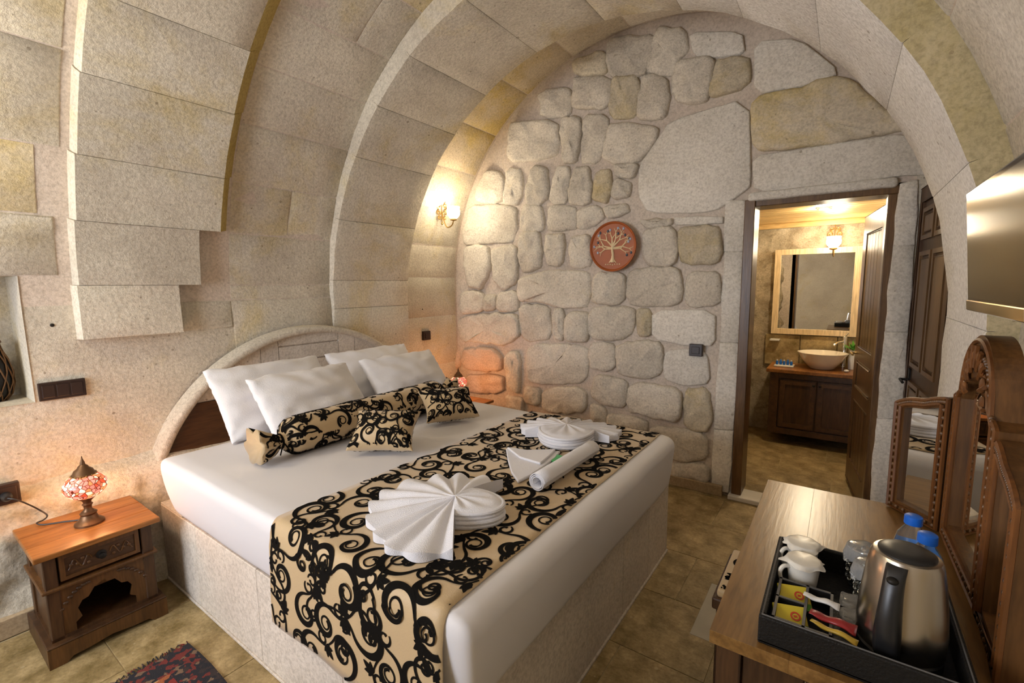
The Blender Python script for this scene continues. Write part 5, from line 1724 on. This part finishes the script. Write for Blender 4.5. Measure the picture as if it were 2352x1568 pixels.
sachet((0.020, 1.020, TZ + 0.052), R_(-8), R_(8), 0.075, 0.024, M['redpack'], 'red sugar sachet lying across the tray divider', 'sugar_sachet', thick=0.006)
sachet((0.022, 0.992, TZ + 0.050), R_(-14), R_(4), 0.075, 0.014, M['goldpack'], 'narrow gold stick sachet on the tray', 'stick_sachet', thick=0.005)
sachet((0.000, 1.075, TZ + 0.054), R_(-6), R_(14), 0.062, 0.016, M['whitepack'], 'crumpled white stick sachet in the tray compartment', 'stick_sachet', thick=0.005)
sachet((0.035, 0.985, TZ + 0.014), R_(75), R_(3), 0.055, 0.020, M['whitepack'], 'white paper sachet lying flat on the tray floor', 'paper_sachet')

# ---- cups
def cup(c, label, flip):
    o = empty('wrapped_cup', c, label, 'cup', 'wrapped white cups on the tray')
    g = G(); g.lathe([(0.024, 0.0), (0.026, 0.003), (0.030, 0.040), (0.033, 0.066), (0.0335, 0.068), (0.031, 0.066), (0.028, 0.040), (0.022, 0.006)], c, 28, cap=True)
    g.build('body', M['ceramic'], o, True)
    g = G(); a = R_(215)
    hp = [(c[0] + cos(a) * (0.029 + q), c[1] + sin(a) * (0.029 + q), c[2] + z) for q, z in ((0, .055), (.014, .056), (.022, .045), (.02, .028), (.01, .018), (-.002, .014))]
    g.tube(smooth_path(hp), 0.0045, 8); g.build('handle', M['ceramic'], o, True)
    V, F = [], []
    n = 40
    V.append((c[0], c[1], c[2] + 0.0725))
    for (rr_, zz, am) in ((0.030, 0.0725, 0), (0.034, 0.0715, 0.0008), (0.0355, 0.067, 0.0022), (0.039, 0.064, 0.0045)):
        for k in range(n):
            a = 2 * pi * k / n
            r2 = rr_ + am * (sin(a * 5 + c[1] * 40) + (1.6 if k in (2, 3, 21, 22) else 0))
            V.append((c[0] + r2 * cos(a), c[1] + r2 * sin(a), c[2] + zz + am * .5 * sin(a * 7)))
    for k in range(n): F.append((0, 1 + k, 1 + (k + 1) % n))
    for j in range(3):
        for k in range(n):
            F.append((1 + j * n + k, 1 + j * n + (k + 1) % n, 1 + (j + 1) * n + (k + 1) % n, 1 + (j + 1) * n + k))
    mk('paper_lid', V, F, M['ceramic'], o, True)
    return o
cup((-0.038, 1.175, TZ + 0.010), 'white cup with a paper lid in the tray next to the tea sachets', 0)
cup((-0.044, 1.255, TZ + 0.010), 'white cup with a paper lid in the tray corner behind the other cup', 0)
def tumbler(c, label):
    o = empty('drinking_glass', c, label, 'glass', 'wrapped glasses on the tray')
    g = G(); g.lathe([(0.024, 0.0), (0.026, 0.002), (0.031, 0.085), (0.0315, 0.092), (0.0295, 0.090), (0.0245, 0.012), (0.002, 0.010)], c, 24)
    g.build('body', M['glass'], o, True)
    g = G()
    for k in range(12):
        a = 2 * pi * k / 12
        for j in range(3):
            r_ = 0.0265 + 0.002 * j
            g.sphere((c[0] + r_ * cos(a + .26 * (j % 2)), c[1] + r_ * sin(a + .26 * (j % 2)), c[2] + 0.02 + 0.02 * j), 0.005, 1, 1, 1.5, 6, 5)
    g.build('cut_pattern', M['glass'], o, True)
    V, F = [], []
    n = 36
    V.append((c[0], c[1], c[2] + .096))
    for (rr_, zz, am) in ((0.028, 0.096, 0), (0.033, 0.094, 0.001), (0.036, 0.080, 0.004), (0.034, 0.06, .004)):
        for k in range(n):
            a = 2 * pi * k / n
            V.append((c[0] + (rr_ + am * sin(a * 6)) * cos(a), c[1] + (rr_ + am * sin(a * 6)) * sin(a), c[2] + zz + am * sin(a * 5)))
    for k in range(n): F.append((0, 1 + k, 1 + (k + 1) % n))
    for j in range(3):
        for k in range(n): F.append((1 + j * n + k, 1 + j * n + (k + 1) % n, 1 + (j + 1) * n + (k + 1) % n, 1 + (j + 1) * n + k))
    mk('wrapper', V, F, M['wrap'], o, True)
    return o
tumbler((0.072, 1.262, TZ + 0.010), 'wrapped clear drinking glass in the tray in front of the bottles')
tumbler((0.085, 1.190, TZ + 0.010), 'wrapped clear drinking glass in the tray directly behind the kettle')
V = []
wr = random.Random(9)
for k, (x_, y_) in enumerate(((0.058, 1.115), (0.055, 1.165))):
    vv, ff = rbox(x_ - .022, x_ + .022, y_ - .02, y_ + .02, TZ + .010, TZ + .030, (.009, .009, .009), 8, lambda p: p + Vector((.008 * nz(p.x * 60, p.y * 60, p.z * 60), .008 * nz(p.y * 60, p.z * 60, 3), .008 * abs(nz(p.x * 70, 5, p.y * 70)))))
    tag(mk('wrapper_ball', vv, ff, M['wrap'], None, False, org=(x_, y_, TZ + .010)), ('crumpled clear wrapper on the tray touching the kettle', 'crumpled clear wrapper on the tray between kettle and cups')[k], 'wrapper', 'crumpled wrappers')

# ---- kettle
KC = (0.122, 1.062, TZ + 0.010)
kt = empty('kettle', KC, 'brushed steel electric kettle with a black handle on the tray', 'kettle')
g = G(); g.lathe([(0.058, 0.0), (0.064, 0.004), (0.064, 0.018), (0.060, 0.022)], KC, 40); g.build('power_base', M['blackplastic'], kt, True)
g = G(); g.lathe([(0.060, 0.020), (0.0655, 0.026), (0.0665, 0.060), (0.063, 0.110), (0.057, 0.165), (0.0525, 0.190), (0.049, 0.197), (0.042, 0.199)], KC, 48); g.build('body', M['steel'], kt, True)
g = G(); g.lathe([(0.043, 0.196), (0.0425, 0.201), (0.036, 0.2045), (0.020, 0.206), (0.002, 0.2065)], KC, 40); g.build('lid', M['blackplastic'], kt, True)
# handle on the camera side
ha = atan2(-0.93, -0.32)
hd = Vector((cos(ha), sin(ha), 0)); hs = Vector((-sin(ha), cos(ha), 0)); kc = Vector(KC)
V, F = [], []
zs = lin(0.022, 0.192, 16)
def kr(z):
    pr = [(0.022, 0.0655), (0.06, 0.0665), (0.11, 0.063), (0.165, 0.057), (0.192, 0.052)]
    for (a, b), (c_, d_) in zip(pr[:-1], pr[1:]):
        if z <= c_: return b + (d_ - b) * (z - a) / (c_ - a)
    return 0.052
for z in zs:
    w_ = 0.016 + 0.002 * sin(z * 30)
    t = (z - 0.022) / 0.17
    bulge = 0.022 * sin(pi * min(1, t * 1.02)) ** .6 + .004
    for a_, o_ in ((-1, -0.004), (-1, bulge * .8), (-.6, bulge), (.6, bulge), (1, bulge * .8), (1, -0.004)):
        p = kc + hd * (kr(z) + o_) + hs * (w_ * a_) + Vector((0, 0, z))
        V.append(p)
for i in range(len(zs) - 1):
    for j in range(5):
        F.append((i * 6 + j, (i + 1) * 6 + j, (i + 1) * 6 + j + 1, i * 6 + j + 1))
F.append(list(range(6))); F.append([(len(zs) - 1) * 6 + j for j in range(6)])
mk('handle', V, F, M['blackplastic'], kt, True)
pb = kc + hd * (kr(.175) + 0.016) + Vector((0, 0, 0.172))
g = G(); g.sphere(pb, 0.009, 1, 1, .7, 10, 8); g.build('switch', M['iron'], kt, True)
sp_ = kc - hd * 0.052
g = G(); g.poly([sp_ + hs * .014 + Vector((0, 0, .165)), sp_ - hd * .016 + Vector((0, 0, .19)), sp_ - hs * .014 + Vector((0, 0, .165)), sp_ - hs * .01 + Vector((0, 0, .193)) + hd * .004, sp_ + hs * .01 + Vector((0, 0, .193)) + hd * .004], (0, 0, .002)); g.build('spout', M['steel'], kt)

# ---- bottles
def bottle(c, label):
    o = empty('water_bottle', c, label, 'bottle', 'small water bottles')
    g = G(); g.lathe([(0.026, 0), (0.031, 0.006), (0.031, 0.05), (0.029, 0.06), (0.031, 0.07), (0.031, 0.105), (0.026, 0.125), (0.014, 0.145), (0.0125, 0.152)], c, 28); g.build('body', M['pet'], o, True)
    g = G(); g.lathe([(0.0316, 0.055), (0.0318, 0.058), (0.0318, 0.096), (0.0316, 0.10)], c, 28, cap=False); g.build('label_band', M['bluelabel'], o, True)
    g = G(); g.lathe([(0.0165, 0.150), (0.0170, 0.152), (0.0165, 0.168), (0.012, 0.171)], c, 24); g.build('cap', M['bluecap'], o, True)
    return o
bottle((0.160, 1.345, TZ), 'small water bottle with blue cap standing on the desk behind the tray')
bottle((0.172, 1.238, TZ + .010), 'small water bottle with blue cap standing in the tray behind the kettle')

# ================================================================== BATHROOM
vn = empty('vanity_cabinet', (-0.17, 4.92, 0.10), 'dark wooden wall-hung vanity cabinet in the bathroom', 'cabinet')
VX0, VX1, VY = -0.50, 0.16, 4.70
G().box(VX0 + .01, VX1 - .01, VY + .018, BY - .04, 0.10, 0.655).build('body', M['wood_dark'], vn)
for k in range(2):
    a = VX0 + 0.075 + k * 0.285
    b = a + 0.28
    d_ = G().box(a, b, VY + .004, VY + .02, 0.16, 0.60, 0.003).build('door', M['wood_dark'], vn)
    G().ring([(a + .01, VY + .004, .17), (b - .01, VY + .004, .17), (b - .01, VY + .004, .59), (a + .01, VY + .004, .59)],
             [(a + .045, VY + .004, .205), (b - .045, VY + .004, .205), (b - .045, VY + .004, .555), (a + .045, VY + .004, .555)], (0, -0.01, 0)).build('door_rail', M['wood_darkh'], d_)
    g = G(); g.lathe([(0.004, 0.0), (0.005, -0.012), (0.010, -0.018), (0.003, -0.024)], ((b - .02) if k == 0 else (a + .02), VY - .004, 0.565), 12, 'y'); g.build('knob', M['iron'], d_, True)
g = G()
g.box(VX0, VX0 + .07, VY, VY + .02, 0.10, 0.655, 0.003); g.box(VX0 + .07, VX1, VY, VY + .02, 0.10, 0.155, 0.003); g.box(VX0 + .07, VX1, VY, VY + .02, 0.605, 0.655, 0.003)
g.build('face_frame', M['wood_darkh'], vn)
wt = tag(G().box(VX0 - .03, VX1 + .03, VY - .03, BY - .035, 0.656, 0.688, 0.004).build('vanity_worktop', M['wood_top'], None, org=(-.17, 4.9, .656)), 'brown wooden worktop on the bathroom vanity', 'worktop')
SK = (-0.125, 4.905, 0.689)
sk = empty('wash_basin', SK, 'cream conical vessel basin on the vanity worktop', 'basin')
g = G(); g.lathe([(0.085, 0.0), (0.095, 0.004), (0.150, 0.075), (0.186, 0.138), (0.190, 0.143), (0.183, 0.143), (0.14, 0.075), (0.08, 0.02), (0.015, 0.014)], SK, 48); g.build('bowl', M['porcelain'], sk, True)
g = G(); g.lathe([(0.0, 0.012), (0.02, 0.015), (0.02, 0.019), (0.003, 0.021)], SK, 18); g.build('drain', M['chrome'], sk, True)
fc_ = (0.03, 5.06, 0.689)
ft = empty('basin_tap', fc_, 'tall chrome mixer tap behind the basin', 'tap')
g = G(); g.lathe([(0.024, 0), (0.024, .01), (0.018, .014), (0.018, .27), (0.012, .28)], fc_, 20)
g.build('column', M['chrome'], ft, True)
g = G(); g.tube([(fc_[0], fc_[1], fc_[2] + .235), (fc_[0] - .05, fc_[1] - .05, fc_[2] + .225), (fc_[0] - .075, fc_[1] - .08, fc_[2] + .205)], 0.010, 8); g.build('spout', M['chrome'], ft, True)
g = G(); g.tube([(fc_[0], fc_[1], fc_[2] + .28), (fc_[0] + .02, fc_[1] - .03, fc_[2] + .31)], 0.006, 8); g.build('lever', M['chrome'], ft, True)
# framed mirror
bm_ = empty('bathroom_mirror', (-0.23, BY - 0.05, 0.97), 'square mirror in a pale wooden frame above the basin', 'mirror')
mx0, mx1, mz0, mz1, my = -0.553, 0.108, 0.965, 1.755, BY - 0.045
G().ring([(mx0, my, mz0), (mx1, my, mz0), (mx1, my, mz1), (mx0, my, mz1)], [(mx0 + .05, my, mz0 + .05), (mx1 - .05, my, mz0 + .05), (mx1 - .05, my, mz1 - .05), (mx0 + .05, my, mz1 - .05)], (0, -0.03, 0)).build('frame', M['wood_ply'], bm_)
G().box(mx0 + .045, mx1 - .045, my - .012, my - .006, mz0 + .045, mz1 - .045).build('glass', M['mirror'], bm_)
# toiletries tray
tt = tag(G().box(-0.485, -0.33, 4.80, 4.93, 0.689, 0.703, 0.004).build('toiletry_tray', M['ceramic'], None, org=(-.41, 4.86, .689)), 'white toiletry tray on the vanity worktop', 'tray')
for k in range(5):
    c_ = (-0.465 + k * 0.028, 4.85 + .012 * (k % 2), 0.704)
    o = empty('toiletry_bottle', c_, ('small blue toiletry bottle with white cap in the white tray', 'small blue toiletry bottle with blue cap in the white tray')[k % 2], 'bottle', 'blue toiletry bottles')
    g = G(); g.lathe([(0.011, 0), (0.011, .03), (0.006, .036)], c_, 12); g.build('body', M['bottleblue'], o, True)
    g = G(); g.lathe([(0.007, .035), (0.007, .046)], c_, 12); g.build('cap', M['bluelabel'] if k % 2 else M['ceramic'], o, True)
# potted plant
pp = (0.095, 4.99, 0.689)
pt = empty('potted_plant', pp, 'small green plant in a white pot beside the tap', 'plant')
g = G(); g.lathe([(0.028, 0), (0.036, .09), (0.022, .15), (0.026, .165), (0.022, .165)], pp, 20); g.build('pot', M['ceramic'], pt, True)
rp = random.Random(3)
for k in range(18):
    a = rp.uniform(0, 2 * pi); t = rp.uniform(.2, 1.2); L_ = rp.uniform(.06, .11)
    d = Vector((cos(a) * sin(t), sin(a) * sin(t), cos(t))); s2 = d.cross(Vector((0, 0, 1))).normalized()
    b0 = Vector(pp) + Vector((0, 0, .165))
    pts = [b0, b0 + d * L_ * .5 + s2 * .013, b0 + d * L_ + Vector((0, 0, -.01)), b0 + d * L_ * .5 - s2 * .013]
    mk('leaf', pts + [b0 + d * L_ * .5 + Vector((0, 0, .006))], [(0, 1, 4), (1, 2, 4), (2, 3, 4), (3, 0, 4)], M['leaf'], pt, True)
tag(G().sphere((0.055, 4.80, 0.701), 0.012, 1.6, 1.2, .9, 12, 8).build('soap', M['ceramic'], None, True, org=(.055, 4.80, .689)), 'white soap on the worktop edge beside the basin', 'soap')
tag(G().box(-0.555, -0.475, BY - .13, BY - .036, 0.90, 0.915, 0.003).build('glass_shelf', M['ceramic'], None, org=(-.515, BY - .08, .90)), 'small white wall shelf under the bathroom mirror corner', 'shelf')
# downlight
dl = empty('downlight', (-0.16, 4.25, 1.989), 'round lit downlight in the planked bathroom ceiling', 'ceiling light')
g = G(); g.lathe([(0.035, 0.0), (0.05, 0.0), (0.05, 0.010), (0.035, 0.010), (0.035, 0.0)], (-0.16, 4.25, 1.989), 28, cap=False); g.build('trim_ring', M['chrome'], dl, True)
g = G(); g.lathe([(0.002, 0.004), (0.034, 0.004), (0.034, 0.009)], (-0.16, 4.25, 1.989), 28); g.build('lens', M['spot'], dl, True)
bulb(dl, -0.03, 12.0, 'bulb', 0, 0, (1.0, 0.86, 0.62), 0.04)
# towel holder opposite the bathroom mirror (seen in the mirror)
th = empty('towel_bar', (0.19, 4.3, 1.2), 'chrome towel bar with a white towel on the bathroom partition', 'towel rail')
g = G(); g.tube([(0.212, 4.15, 1.25), (0.15, 4.15, 1.25), (0.15, 4.45, 1.25), (0.212, 4.45, 1.25)], 0.007, 8); g.build('bar', M['chrome'], th, True)
G().box(0.140, 0.160, 4.20, 4.40, 1.02, 1.262, 0.006).build('hand_towel', M['towel'], th)
